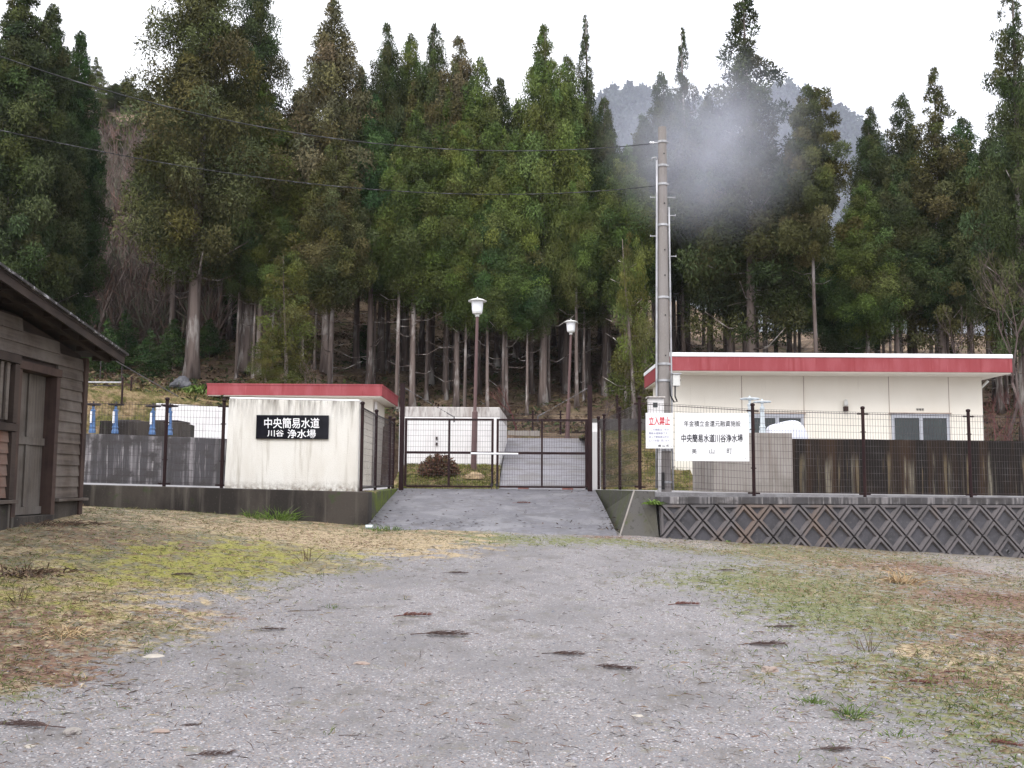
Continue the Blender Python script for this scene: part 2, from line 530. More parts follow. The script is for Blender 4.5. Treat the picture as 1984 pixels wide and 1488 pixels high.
XL = sorted((hit(a, b).y, hit(a, b).x) for a, b in [(-60, 1360), (120, 1290), (300, 1215), (480, 1140), (640, 1095), (800, 1068), (870, 1050)])
XR = sorted((hit(a, b).y, hit(a, b).x) for a, b in [(1900, 1488), (1790, 1400), (1690, 1310), (1600, 1230), (1480, 1150), (1390, 1090), (1260, 1058)])
BL = []
for px, py, rx, ry, kind, st in [
    (395, 1088, 1.1, 1.0, 'm', 1.0), (560, 1068, 1.6, .8, 'm', .55), (300, 1110, 1.0, .8, 'm', .5), (120, 1150, 1.4, 1.2, 'm', .35),
    (760, 1050, 1.5, 1.3, 's', 1.2), (600, 1040, 1.8, .9, 's', .9), (420, 1020, 2.2, .8, 's', .55), (250, 1165, 1.2, 1.2, 's', .5), (160, 1130, 1.0, .9, 's', .45),
    (920, 1048, .7, .7, 'g', .9), (1120, 1048, 1.1, .8, 'g', 1.0), (985, 1045, .5, .5, 'g', .6), (1180, 1040, .6, .3, 'r', .9), (1160, 1035, .5, .3, 's', .8),
    (1300, 1048, .9, .5, 'p', 1.0), (1390, 1062, .5, .4, 'p', .8), (1900, 1085, 1.2, 1.2, 'p', .9), (1960, 1110, .8, .8, 'p', .9),
    (1540, 1075, 1.6, 1.2, 'g', .7), (1480, 1120, 1.0, 1.0, 'g', .7), (1620, 1150, 1.3, 1.1, 'g', .75), (1700, 1200, 1.2, .9, 'g', .6), (1560, 1185, .9, .7, 'g', .45), (1800, 1300, .8, .8, 'g', .5), (1900, 1400, .6, .6, 'g', .5),
    (1480, 1050, 1.0, .3, 'r', .8), (1640, 1055, 1.6, .5, 'r', .9), (1780, 1100, 1.1, .7, 'r', .9), (1940, 1165, .9, .8, 'r', 1.3), (1960, 1240, .6, .5, 'r', .9), (1840, 1320, .4, .3, 'r', .7), (1960, 1290, .5, .5, 's', .6), (1850, 1270, .6, .4, 's', .5),
    (60, 1190, .9, .6, 'r', .5), (30, 1260, .7, .5, 'r', .6), (260, 1050, 1.6, .9, 'r', .35), (80, 1310, .6, .3, 'r', .6), (420, 1195, .6, .3, 'r', .5), (1350, 1130, .9, .7, 'g', .3),
    (840, 1075, .8, .5, 's', .45), (1690, 1100, .8, .6, 's', .4)]:
    h = hit(px, py)
    BL.append((h.x, h.y, rx, ry, kind, st))


def cover(x, y):
    """ground cover weights by place: green, straw, moss, rust, pale chips, overall turf"""
    xl = np.interp(y, *zip(*XL))
    xr = np.interp(y, *zip(*XR))
    wob = .35 * np.sin(y * 1.3 + 1) + .25 * np.sin(y * 2.9 + x * .6) + .15 * np.sin(x * 3.7 - y * 1.1)
    tl = 1 / (1 + np.exp((x - xl + wob) * 3.2))
    tr = 1 / (1 + np.exp((xr - x + wob) * 2.2))
    out = {k: np.zeros_like(x) for k in 'gsmrp'}
    for bx, by, rx, ry, kind, st in BL:
        out[kind] += .72 * st * np.exp(-((x - bx) / rx) ** 2 - ((y - by) / ry) ** 2)
    turf = np.clip(tl + tr * .62, 0, 1)
    out['g'] = out['g'] + .60 * tl + .55 * tr
    out['s'] = out['s'] + .40 * tl + .22 * tr
    out['m'] = out['m'] + .12 * tl
    out['r'] = out['r'] + .30 * tl + .34 * tr
    out['t'] = turf
    return out


def ground_mat():
    t = NT('gravel_and_turf')
    a1 = t.n('ShaderNodeAttribute', attribute_name='tint')
    sp = t.n('ShaderNodeSeparateColor')
    t.l(a1.outputs['Color'], sp.inputs[0])
    a2 = t.n('ShaderNodeAttribute', attribute_name='chips')
    # gravel: stones of two sizes in dusty grit
    vo = t.n('ShaderNodeTexVoronoi')
    vo.inputs['Scale'].default_value = 80
    t.l(t.coord(), vo.inputs['Vector'])
    v2 = t.n('ShaderNodeTexVoronoi')
    v2.inputs['Scale'].default_value = 170
    t.l(t.coord(), v2.inputs['Vector'])
    s1 = t.n('ShaderNodeSeparateColor'); t.l(vo.outputs['Color'], s1.inputs[0])
    s2 = t.n('ShaderNodeSeparateColor'); t.l(v2.outputs['Color'], s2.inputs[0])
    g = t.mix(t.remap(s2.outputs[0], 0, 1), (0.142, 0.136, 0.143), (0.198, 0.190, 0.198))
    g = t.mix(t.remap(s1.outputs[0], .5, .98), g, (0.228, 0.220, 0.225))
    g = t.mix(t.remap(s1.outputs[1], .93, .95), g, (0.40, 0.385, 0.39))
    g = t.mix(t.remap(s1.outputs[2], .86, .95), g, (0.115, 0.108, 0.115))
    g = t.mix(t.remap(s2.outputs[1], .90, .92), g, (0.30, 0.22, 0.18))
    g = t.mix(t.remap(t.noise(.8, (1, 1, 1), 7), .46, .62, 0, .6), g, (0.128, 0.121, 0.124))
    g = t.mix(t.remap(t.noise(3.1, (1, .6, 1), 9, .72), .52, .64, 0, .75), g, (0.115, 0.104, 0.096))
    g = t.mix(t.remap(t.noise(5, (.7, 1.3, 1), 8, .7), .58, .66, 0, .5), g, (0.15, 0.14, 0.085))
    n1 = t.noise(9, (1, 1, 1), 8, .7)
    n2 = t.noise(23, (1, 1, 1), 6, .7)
    n3 = t.noise(3.3, (1, 1, 1), 7, .65)

    def mask(attr, nz, k=1.5, off=.5):
        return t.remap(t.math('ADD', attr, t.math('MULTIPLY', t.math('MULTIPLY', t.math('SUBTRACT', nz, .5), k * 3.4), t.math('MINIMUM', t.math('MULTIPLY', attr, 2.2), 1.0))), off - .22, off + .30)
    a3 = t.n('ShaderNodeAttribute', attribute_name='turf')
    soil = t.mix(t.remap(n2, .38, .62), (0.060, 0.052, 0.034), (0.20, 0.175, 0.11))
    c = t.mix(t.math('MULTIPLY', t.remap(t.math('ADD', a3.outputs['Fac'], t.math('MULTIPLY', t.math('SUBTRACT', n1, .5), 2.2)), .38, .78), .85), g, soil)
    c = t.mix(mask(sp.outputs[0], n1, 1.9, .52), c, t.mix(t.remap(n2, .38, .62), (0.080, 0.088, 0.034), (0.18, 0.18, 0.080)))
    c = t.mix(mask(sp.outputs[1], n3, 1.7, .50), c, t.mix(t.remap(n2, .38, .62), (0.17, 0.13, 0.075), (0.42, 0.33, 0.21)))
    c = t.mix(mask(a1.outputs['Alpha'], n1, 1.7, .50), c, t.mix(t.remap(n2, .38, .62), (0.085, 0.046, 0.034), (0.20, 0.118, 0.078)))
    c = t.mix(mask(sp.outputs[2], n3, 1.4, .50), c, t.mix(t.remap(n2, .38, .62), (0.135, 0.130, 0.026), (0.26, 0.24, 0.055)))
    c = t.mix(mask(a2.outputs['Fac'], n1, 1.4, .50), c, t.mix(t.remap(n2, .4, .6), (0.36, 0.31, 0.28), (0.14, 0.12, 0.12)))
    h = t.math('ADD', t.math('MULTIPLY', vo.outputs['Distance'], -.7), t.math('MULTIPLY', n2, 1.1))
    t.bump(h, .5, .012)
    return t.done(c, .8, 0, .3)


m_ground = ground_mat()
xs = np.concatenate([np.arange(-60, -12, 2.0), np.arange(-12, 12, .09), np.arange(12, 60.1, 2.0)])
ys = np.concatenate([np.arange(-25, 3.5, 1.5), np.arange(3.5, 20.5, .09), np.arange(20.5, 24.1, 1.2)])
gx, gy = np.meshgrid(xs, ys)
gzv = gz(gx, gy)
gv = np.stack([gx.ravel(), gy.ravel(), gzv.ravel()], 1)
nx, ny = len(xs), len(ys)
ii = (np.arange(ny - 1)[:, None] * nx + np.arange(nx - 1)[None]).ravel()
gf = np.stack([ii, ii + 1, ii + 1 + nx, ii + nx], 1)
cv = cover(gv[:, 0], gv[:, 1])
me = npmesh('ground', gv, gf, 4, m_ground, np.stack([cv['g'], cv['s'], cv['m'], cv['r']], 1), smooth=True)
at = me.attributes.new('turf', 'FLOAT', 'POINT')
at.data.foreach_set('value', (cv['t'] * np.clip(1 - cv['p'], 0, 1)).astype(np.float32))
at = me.attributes.new('chips', 'FLOAT', 'POINT')
at.data.foreach_set('value', cv['p'].astype(np.float32))
tag(mesh_obj('ground', me), 'gravel yard with mossy turf and dead cedar needles in front of the gate', 'ground', kind='structure')

# ------------------------------------------------------------------ concrete structures at the front
# left plinth
ZPL = lambda x: 1.37 - .02 * (x + 2.5)
t = thing('plinth_wall', 'long dark mossy concrete plinth left of the ramp under the cream name wall', 'wall', (-6, 18, .8))
b = MB()
X0, X1 = -14.0, -2.51
b.prism([(X0, 17.85, .4), (X1, 17.85, .3), (X1, 18.3, .3), (X0, 18.3, .4)], [(X0, 17.85, ZPL(X0)), (X1, 17.85, ZPL(X1)), (X1, 18.3, ZPL(X1)), (X0, 18.3, ZPL(X0))])
b.build('front_wall', m_conc_dark, t, bevel=.012)
b = MB()
b.prism([(-2.76, 18.302, .4), (-2.51, 18.302, .4), (-2.60, 23.3, .8), (-2.85, 23.3, .8)], [(-2.76, 18.302, 1.368), (-2.51, 18.302, 1.368), (-2.60, 23.3, 1.40), (-2.85, 23.3, 1.40)])
b.build('mossy_return', m_moss_conc, t, bevel=.012)['label'] = 'moss covered side return along the ramp'

# platform slabs (setting)
b = MB()
b.prism([(-30, 18.3, .9), (-2.765, 18.3, .9), (-2.855, 34.5, .9), (-30, 34.5, .9)], [(-30, 18.3, ZPL(-30) + .01), (-2.765, 18.3, 1.36), (-2.855, 34.5, 1.42), (-30, 34.5, 1.9)])
b.build('yard_slab', m_conc_ledge)['kind'] = 'structure'
b = MB()
pr = [(2.30, 18.05), (16, 20.75), (16, 34.5), (2.16, 34.5), (1.98, 23.2)]
b.prism([(x, y, .8) for x, y in pr], [(x, y, 1.40 if x < 3 else 1.30) for x, y in pr])
b.build('yard_slab', m_conc_ledge)['kind'] = 'structure'
# entrance ramp
b = MB()
n = 14
vs, fs = [], []
vs += [(-2.50, 16.9, .45), (0, 16.9, .45), (1.85, 16.9, .40)]
for i in range(n + 1):
    s = i / n
    y = 17.45 + s * 5.75
    z = .70 + (1.39 - .70) * (s * (1.12 - .12 * s))
    zl = z + (1 - s) * .07
    vs += [(-2.50 - .09 * s, y, zl), (0, y, z + (1 - s) * .03 + .02), (1.82 + .1 * s, y, z - (1 - s) * .02)]
for i in range(n + 1):
    k = i * 3
    fs += [(k, k + 1, k + 4, k + 3), (k + 1, k + 2, k + 5, k + 4)]
b.add(vs, fs)
o = b.build('entrance_ramp', m_asph, smooth=True)
o['kind'] = 'structure'
b = MB()
b.add([(-2.9, 23.2, 1.395), (2.0, 23.2, 1.385), (2.1, 24.6, 1.39), (-2.9, 24.6, 1.40)], [(0, 1, 2, 3)])
b.build('gate_apron', m_asph)['kind'] = 'structure'

# right wing wall
A_ = Vector((1.93, 23.2, 1.40)); B_ = Vector((2.18, 17.95, 1.425)); C_ = Vector((1.83, 17.42, .55)); D_ = Vector((2.56, 17.5, .5)); E_ = Vector((2.50, 17.72, 1.415))
t = thing('wing_wall', 'battered grey concrete wing wall right of the ramp, spotted with lichen', 'wall', (2.3, 18, .6))
b = MB()
b.add([A_, B_, C_, D_, E_, (2.6, 18.3, 1.41), (2.2, 23.2, 1.40), (1.93, 23.2, .8), (2.62, 18.3, .4)],
      [(1, 4, 3, 2), (0, 6, 5, 4, 1), (4, 5, 8, 3)])
b.build('wall_body', m_wing, t)
b = MB()
b.add([A_, B_, C_, (1.93, 23.2, .8), Vector((1.80, 17.45, .3))], [(0, 1, 2, 4, 3)])
b.build('ramp_face', m_wingmoss, t)['label'] = 'darker mossy face along the ramp'
b = MB()
b.tube([B_, C_], .016, 6)
b.build('arris', m_conc_light, t)

# diamond block retaining wall
WD = Vector((9.8 - 2.52, 19.1 - 17.62, 0)).normalized()
WN = Vector((WD.y, -WD.x, 0))
W0 = Vector((2.56, 17.60, 0))
ZT = 1.20
WL = 14.5


def wp(u, v, d):
    return W0 + WD * u + Vector((0, 0, ZT - v)) + WN * (d + v * .10)


def clip(poly, nx_, ny_, c):
    out = []
    for i in range(len(poly)):
        p, q = poly[i], poly[(i + 1) % len(poly)]
        dp, dq = p[0] * nx_ + p[1] * ny_ - c, q[0] * nx_ + q[1] * ny_ - c
        if dp <= 0: out.append(p)
        if dp * dq < 0:
            s = dp / (dp - dq)
            out.append((p[0] + (q[0] - p[0]) * s, p[1] + (q[1] - p[1]) * s))
    return [p for i, p in enumerate(out) if math.hypot(p[0] - out[i - 1][0], p[1] - out[i - 1][1]) > 1e-5]


def inset(poly, d):
    r = list(poly)
    cx = sum(p[0] for p in poly) / len(poly)
    cy = sum(p[1] for p in poly) / len(poly)
    for i in range(len(poly)):
        p, q = poly[i], poly[(i + 1) % len(poly)]
        ex, ey = q[0] - p[0], q[1] - p[1]
        L = math.hypot(ex, ey)
        if L < 1e-6: continue
        nx_, ny_ = ey / L, -ex / L
        if (cx - p[0]) * nx_ + (cy - p[1]) * ny_ > 0: nx_, ny_ = -nx_, -ny_
        r = clip(r, nx_, ny_, p[0] * nx_ + p[1] * ny_ - d)
        if len(r) < 3: return []
    return r


t = thing('block_wall', 'dark retaining wall of raised diamond pattern precast blocks under the right fence', 'wall', W0)
b = MB()
bk = MB()
bk.add([wp(0, -.02, -.012), wp(WL, -.02, -.012), wp(WL, 1.6, -.012), wp(0, 1.6, -.012)], [(0, 1, 2, 3)])
bk.build('joint_backing', m_blockgap, t)
pw, ph = .52, .575
rp_ = MB()
rr = random.Random(3)
for j in range(0, 7):
    for i in range(-1, int(WL / pw) + 2):
        cx = i * pw + (0 if j % 2 else pw / 2)
        cy = j * ph / 2
        po = [(cx - pw / 2, cy), (cx, cy - ph / 2), (cx + pw / 2, cy), (cx, cy + ph / 2)]
        for n_ in ((-1, 0, 0), (1, 0, WL), (0, -1, 0), (0, 1, 1.5)):
            po = clip(po, *n_)
            if len(po) < 3: break
        if len(po) < 3: continue
        p1 = inset(po, .009)
        p2 = inset(po, .017)
        p3 = inset(po, .056)
        p4 = inset(po, .074)
        if len(p1) < 3: continue
        jd = rr.uniform(-.004, .004)
        n1 = len(p1)
        if len(p2) == n1 and len(p3) == n1 and len(p4) == n1:
            vs = [wp(*p, -.015) for p in p1] + [wp(*p, .055 + jd) for p in p2] + [wp(*p, .055 + jd) for p in p3] + [wp(*p, .004) for p in p4]
            fs = []
            for k in range(3):
                fs += [(k * n1 + q, k * n1 + (q + 1) % n1, (k + 1) * n1 + (q + 1) % n1, (k + 1) * n1 + q) for q in range(n1)]
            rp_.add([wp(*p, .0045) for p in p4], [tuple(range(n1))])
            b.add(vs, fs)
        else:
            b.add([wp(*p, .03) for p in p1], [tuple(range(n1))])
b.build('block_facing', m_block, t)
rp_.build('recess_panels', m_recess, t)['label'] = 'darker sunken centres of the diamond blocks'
b = MB()
q = [wp(-.03, 0, .03), wp(WL, 0, .03), wp(WL, 0, -.45), wp(-.03, 0, -.45)]
b.prism([v + Vector((0, 0, -.005)) for v in q], [v + Vector((0, 0, .125)) for v in q])
b.build('coping', m_conc_tank, t, bevel=.012)
for u, v in ((2.34, .86), (6.76, .86)):
    p = wp(u, v, .012)
    b = MB()
    b.tube([p + WN * .02, p - WN * .10], [.032, .032], 12, False)
    b.build('drain_pipe', m_galv, t)
for u, v in ((2.34, .86), (6.76, .86)):
    p = wp(u, v, .016)
    b = MB()
    b.tube([p, p - WN * .003], [.026, .026], 12, True)
    b.build('drain_hole', m_black, t)

# ------------------------------------------------------------------ text


def text_mesh(body, p_tl, p_tr, p_bl, mat, parent, name='lettering', bold=0.0, face=Vector((0, -1, 0)), stand=.004, label=None):
    cu = bpy.data.curves.new('lettering', 'FONT')
    cu.body = body
    cu.align_x = 'LEFT'
    cu.offset = bold
    cu.resolution_u = 3
    ob = bpy.data.objects.new('tmp_text', cu)
    COL.objects.link(ob)
    dg = bpy.context.evaluated_depsgraph_get()
    me = bpy.data.meshes.new_from_object(ob.evaluated_get(dg))
    bpy.data.objects.remove(ob)
    co = np.empty(len(me.vertices) * 3, np.float32)
    me.vertices.foreach_get('co', co)
    co = co.reshape(-1, 3)
    mn, mx = co.min(0), co.max(0)
    r = p_tr - p_tl
    d = p_bl - p_tl
    off = root_loc(parent)
    fx = (co[:, 0] - mn[0]) / (mx[0] - mn[0])
    fy = (mx[1] - co[:, 1]) / (mx[1] - mn[1])
    o_ = np.array(p_tl + face * stand - off)
    new = o_[None] + fx[:, None] * np.array(r)[None] + fy[:, None] * np.array(d)[None]
    me.vertices.foreach_set('co', new.astype(np.float32).ravel())
    me.update()
    me.materials.clear()
    me.materials.append(mat)
    ob = bpy.data.objects.new(name, me)
    COL.objects.link(ob)
    ob.parent = parent
    return ob


def text_px(body, x0, y0, x1, y1, Y, mat, parent, bold=0.0, name='lettering'):
    return text_mesh(body, P(x0, y0, Y), P(x1, y0, Y), P(x0, y1, Y), mat, parent, name, bold)


# ------------------------------------------------------------------ cream name wall with plaque
SW0, SW1 = P(443, 772, 18.15), P(697, 777, 18.15)
zb = ZPL(-4) - .0
t = thing('name_wall', 'low rough cream rendered wall with a black name plaque on the plinth', 'wall', ((SW0.x + SW1.x) / 2, 18.3, 1.40))
b = MB()
b.prism([(SW0.x - .03, 18.15, ZPL(SW0.x) - .02), (SW1.x, 18.15, ZPL(SW1.x) - .02), (SW1.x, 18.45, ZPL(SW1.x) - .02), (SW0.x - .03, 18.45, ZPL(SW0.x) - .02)],
        [(SW0.x, 18.17, SW0.z), (SW1.x, 18.17, SW1.z), (SW1.x, 18.45, SW1.z), (SW0.x, 18.45, SW0.z)])
o = b.build('wall_body', m_signwall, t)
md = o.modifiers.new('bevel', 'BEVEL'); md.width = .02; md.segments = 3
b = MB()
b.prism([(SW0.x + .01, 18.165, SW0.z + .002), (SW1.x - .01, 18.165, SW1.z + .002), (SW1.x - .01, 18.46, SW1.z + .002), (SW0.x + .01, 18.46, SW0.z + .002)],
        [(SW0.x + .01, 18.19, SW0.z + .03), (SW1.x - .01, 18.19, SW1.z + .03), (SW1.x - .01, 18.44, SW1.z + .03), (SW0.x + .01, 18.44, SW0.z + .03)])
b.build('coping', m_white_conc, t, bevel=.008)
pt = thing('name_plaque', 'black stone plaque lettered in white on the cream wall', 'plaque', P(566, 850, 18.13))
b = MB()
a0, a1 = P(497, 804, 18.13), P(636, 851, 18.13)
b.box((a0.x, 18.125, a1.z), (a1.x, 18.16, a0.z))
b.build('slab', m_plaque, pt, bevel=.003)
text_px('中央簡易水道', 512, 809.5, 619, 830, 18.125, m_white, pt, .012)
text_px('川谷', 518, 833, 550, 846, 18.125, m_white, pt, .012)
text_px('浄水場', 557, 832, 612, 849, 18.125, m_white, pt, .012)

# ------------------------------------------------------------------ fences


def fence_mesh(b, p0, p1, h, z0=.06, dv=.054, dh=.118, r=.0019):
    p0, p1 = Vector(p0), Vector(p1)
    L = (p1 - p0).length
    n = max(2, int(L / dv))
    up = Vector((0, 0, 1))
    for i in range(1, n):
        q = p0.lerp(p1, i / n)
        b.beam(q + up * z0, q + up * h, r * 2, r * 2, (0, 1, 0))
    k = int((h - z0) / dh)
    for j in range(k + 1):
        z = z0 + (h - z0) * j / k
        b.beam(p0 + up * z, p1 + up * z, r * 2, r * 2.4)
    nrm = (p1 - p0).normalized().cross(up) * .03
    for z in (h - .03, z0 + .02):
        for s_ in (1, -1):
            b.beam(p0 + up * z + nrm * s_, p1 + up * z + nrm * s_, r * 3, r * 3)


def post(parent, p, h, d=None, r=.031, ball=True, clips=True):
    b = MB()
    p = Vector(p)
    b.cyl(p, p + Vector((0, 0, h - .05)), r, r, 12)
    if clips and d is not None:
        d = Vector(d).normalized()
        for z in (.05, h - .13):
            b.beam(p + Vector((0, 0, z)) - d * .11, p + Vector((0, 0, z)) + d * .11, .03, .03)
        for z in (h * .3, h * .72):
            b.beam(p + Vector((0, 0, z)) - d * .05, p + Vector((0, 0, z)) + d * .05, .02, .02)
    o = b.build('post', m_brown, parent, smooth=False)
    if ball:
        c = MB()
        c.lathe(p + Vector((0, 0, h - .05)), [(r * .9, 0), (r * 1.35, .02), (r * 1.4, .035), (r * 1.1, .055), (.004, .065)], 12)
        c.build('cap', m_brown, o, smooth=True)
    return o


def fence(name, label, bases, h, group=None, top_rail=False, mesh_h=None):
    bases = [Vector(x) for x in bases]
    t = thing(name, label, 'fence', bases[0], group)
    for i, p in enumerate(bases):
        d = (bases[min(i + 1, len(bases) - 1)] - bases[max(i - 1, 0)])
        post(t, p, h, d)
    for p0, p1 in zip(bases, bases[1:]):
        b = MB()
        d = (p1 - p0).normalized() * .035
        fence_mesh(b, p0 + d, p1 - d, (mesh_h or h - .10))
        if top_rail:
            b.cyl(p0 + Vector((0, 0, h - .1)), p1 + Vector((0, 0, h - .1)), .012, n=6)
            b.cyl(p0 + Vector((0, 0, .06)), p1 + Vector((0, 0, .06)), .018, n=6)
        b.build('wire_panel', m_wire, t, fix=False)
    return t


FH = 1.60
lp = [P(110, 935, 18.25), P(318, 936, 18.22), P(429, 941, 18.2)]
lp = [Vector((-9.0, 18.25, ZPL(-9))), Vector((lp[1].x, 18.22, ZPL(lp[1].x))), Vector((lp[2].x, 18.2, ZPL(lp[2].x)))]
fence('mesh_fence', 'brown wire mesh fence between the old shed and the cream name wall', lp, FH)
sl_ = [Vector((P(697, 900, 18.1).x + .03, 18.1, 1.38)), Vector((-2.72, 20.2, 1.39)), Vector((-2.70, 22.3, 1.40)), Vector((-2.70, 23.0, 1.40))]
fence('mesh_fence', 'brown wire mesh fence running back from the cream name wall to the gate', sl_, FH, top_rail=True)
sr = [Vector((1.99, 23.05, 1.41)), Vector((2.04, 22.2, 1.41)), Vector((2.17, 20.2, 1.42)), P(1240, 949, 17.95), P(1461, 961, 18.15), P(1676, 963, 18.6), P(1882, 964, 19.08)]
d_ = sr[-1] - sr[-2]
sr += [sr[-1] + d_, sr[-1] + d_ * 2]
fence('mesh_fence', 'long brown wire mesh fence carrying the white signs right of the gate', sr, FH + .06)

# ------------------------------------------------------------------ gate
t = thing('double_gate', 'closed brown double leaf wire gate across the top of the ramp', 'gate', (-.3, 23, 1.39))
GY = 23.0
for px, ytop in ((777, 744), (1143, 748)):
    p = P(px, 950, GY)
    b = MB()
    b.box((p.x - .052, GY - .052, 1.25), (p.x + .052, GY + .052, P(px, ytop, GY).z))
    b.box((p.x - .06, GY - .06, P(px, ytop, GY).z + .001), (p.x + .06, GY + .06, P(px, ytop, GY).z + .015))
    b.build('gate_post', m_brown, t, bevel=.006)


def zg(py, Y=GY): return P(960, py, Y).z


def leaf(x0, x1):
    f = MB()
    zt, zm, zb_ = zg(813), zg(877.5), zg(943)
    w_ = .055
    for x in (x0, x1):
        f.box((x - w_ / 2, GY - .03, zb_ - .0), (x + w_ / 2, GY + .03, zt + .02))
    xm = (x0 + x1) / 2 + .0
    for z, hh in ((zt, .04), (zm, .055), (zb_, .045)):
        f.box((min(x0, x1) + w_ / 2 + .001, GY - .027, z - hh / 2), (max(x0, x1) - w_ / 2 - .001, GY + .027, z + hh / 2))
    f.box((xm - .022, GY - .024, zb_ + .023), (xm + .022, GY + .024, zm - .028))
    f.box((xm - .022, GY - .024, zm + .028), (xm + .022, GY + .024, zt - .021))
    g = thing('gate_leaf_tmp', None, None, (0, 0, 0))
    fo = f.build('gate_leaf', m_brown, t, bevel=.004)
    bpy.data.objects.remove(g)
    m = MB()
    fence_mesh(m, (min(x0, x1), GY, zb_), (max(x0, x1), GY, zb_), zt - zb_, .02, .055, .118, .002)
    m.build('wire_infill', m_wire, fo, fix=False)
    # drop bolt by the meeting stile
    k = MB()
    s_ = x1
    k.cyl((s_ - .01, GY - .055, zb_ - .06), (s_ - .01, GY - .055, zb_ + .34), .011, n=8)
    k.box((s_ - .045, GY - .06, zb_ + .02), (s_ + .025, GY - .031, zb_ + .07))
    k.build('drop_bolt', m_iron, fo)
    for z in (zb_ + .12, zt - .12):
        h_ = MB()
        h_.cyl((x0 - (.05 if x0 < x1 else -.05), GY - .03, z - .05), (x0 - (.05 if x0 < x1 else -.05), GY - .03, z + .05), .018, n=8)
        h_.build('hinge', m_iron, fo)
    return fo


xl0, xl1 = P(786, 880, GY).x, P(954, 880, GY).x
xr0, xr1 = P(1136, 880, GY).x, P(964, 880, GY).x
leaf(xl0, xl1)
leaf(xr0, xr1)
for (ax, ay, bx, by) in ((781, 750, 880, 808), (1139, 752, 1042, 807)):
    b = MB()
    p0, p1 = P(ax, ay, GY), P(bx, by, GY)
    L = (p1 - p0).length
    nn = int(L / .045)
    for i in range(nn):
        q0, q1 = p0.lerp(p1, i / nn), p0.lerp(p1, (i + .85) / nn)
        b.beam(q0, q1, .020 if i % 2 else .008, .008 if i % 2 else .020)
    b.cyl(p1 - Vector((0, 0, .12)), p1 + Vector((0, 0, .02)), .016, n=8)
    b.cyl(p0.lerp(p1, .02), p0.lerp(p1, .16), .013, n=8)
    b.cyl(p0.lerp(p1, .86), p1, .014, n=8)
    b.build('stay_chain', m_chain, t)
b = MB()
p0, p1 = P(912, 878.5, GY - .06), P(1004, 879.5, GY - .06)
b.cyl(p0, p1, .021, n=10)
b.build('latch_bar', m_white, t, smooth=False)

# ------------------------------------------------------------------ boards on the fence
SY = 17.86


def board(name, label, x0, y0, x1, y1, Y):
    a0, a1 = P(x0, y0, Y), P(x1, y1, Y)
    t = thing(name, label, 'sign', ((a0.x + a1.x) / 2, Y, a1.z))
    b = MB()
    b.box((a0.x, Y, a1.z), (a1.x, Y + .014, a0.z))
    b.build('panel', m_white, t, bevel=.003)
    for fx in (.05, .95):
        for fz in (.06, .94):
            s = MB()
            s.lathe((a0.x + (a1.x - a0.x) * fx, Y, a1.z + (a0.z - a1.z) * fz), [(.01, -.006), (.008, .006)], 8)
            s.build('fixing', m_galv, t)
    return t


t = board('warning_sign', 'small white no entry sign with four red characters on the fence', 1251, 800, 1304, 869, SY)
text_px('立入禁止', 1257, 807, 1298, 824, SY, m_red_ink, t, .02)
for k, (s_, x0, x1) in enumerate([('この施設は、町の', 1261, 1296), ('簡易水道施設です。', 1257, 1295), ('従って関係者以外の', 1257, 1296), ('立入りを固く禁じます。', 1257, 1298)]):
    text_px(s_, x0, 830 + k * 7.1, x1, 834.6 + k * 7.1, SY, m_blue_ink, t, .004)
text_px('美 山 町', 1275, 861, 1297, 866, SY, m_black_ink, t, .01)
t = board('facility_sign', 'large white facility name sign with black lettering on the fence', 1308, 800, 1452, 894, SY)
text_px('年金積立金還元融資施設', 1325, 815, 1435, 826.5, SY, m_black_ink, t, .004)
text_px('中央簡易水道川谷浄水場', 1320, 841, 1439, 857.5, SY, m_black_ink, t, .018)
for s_, x in (('美', 1340), ('山', 1374), ('町', 1408)):
    text_px(s_, x, 869, x + 10, 879, SY, m_black_ink, t, .0)

# ------------------------------------------------------------------ utility pole
PY = 18.95
pb = P(1287.5, 950, PY)
ptop = P(1283, 247, PY)
t = thing('utility_pole', 'tall round grey concrete utility pole standing behind the fence signs', 'pole', (pb.x, PY, 1.4))
b = MB()
n = 10
pts = [Vector((pb.x, PY, 1.2)).lerp(Vector((ptop.x, PY, ptop.z)), i / n) for i in range(n + 1)]
rad = [.132 - .053 * i / n for i in range(n + 1)]
b.tube(pts, rad, 20)
b.build('shaft', m_pole, t, smooth=False)
pol = lambda z: (Vector((pb.x, PY, 1.2)).lerp(Vector((ptop.x, PY, ptop.z)), (z - 1.2) / (ptop.z - 1.2)), .132 - .053 * (z - 1.2) / (ptop.z - 1.2))
zpx = lambda py: P(1285, py, PY).z
for py in (276, 322, 358, 437, 577, 706, 738, 872, 934):
    c, r = pol(zpx(py))
    b = MB()
    b.lathe(c, [(r + .012, -.022), (r + .016, -.018), (r + .016, .018), (r + .012, .022)], 20)
    b.box((c.x + r + .005, PY - .05, c.z - .012), (c.x + r + .03, PY + .01, c.z + .012))
    b.build('steel_band', m_galv, t)
for sx, y0, y1, rr_ in ((-1, 312, 946, .022), (1, 402, 950, .019)):
    b = MB()
    pts = []
    for k in range(9):
        py = y0 + (y1 - y0) * k / 8
        c, r = pol(zpx(py))
        pts.append(c + Vector((sx * (r + rr_ + .004), -.035, 0)))
    b.tube(pts, rr_, 8)
    if sx < 0:
        b.tube([pts[0], pts[0] + Vector((-.02, 0, .06)), pts[0] + Vector((-.09, 0, .05)), pts[0] + Vector((-.10, 0, 0))], .014, 6)
    b.build('conduit', m_galv, t, smooth=True)
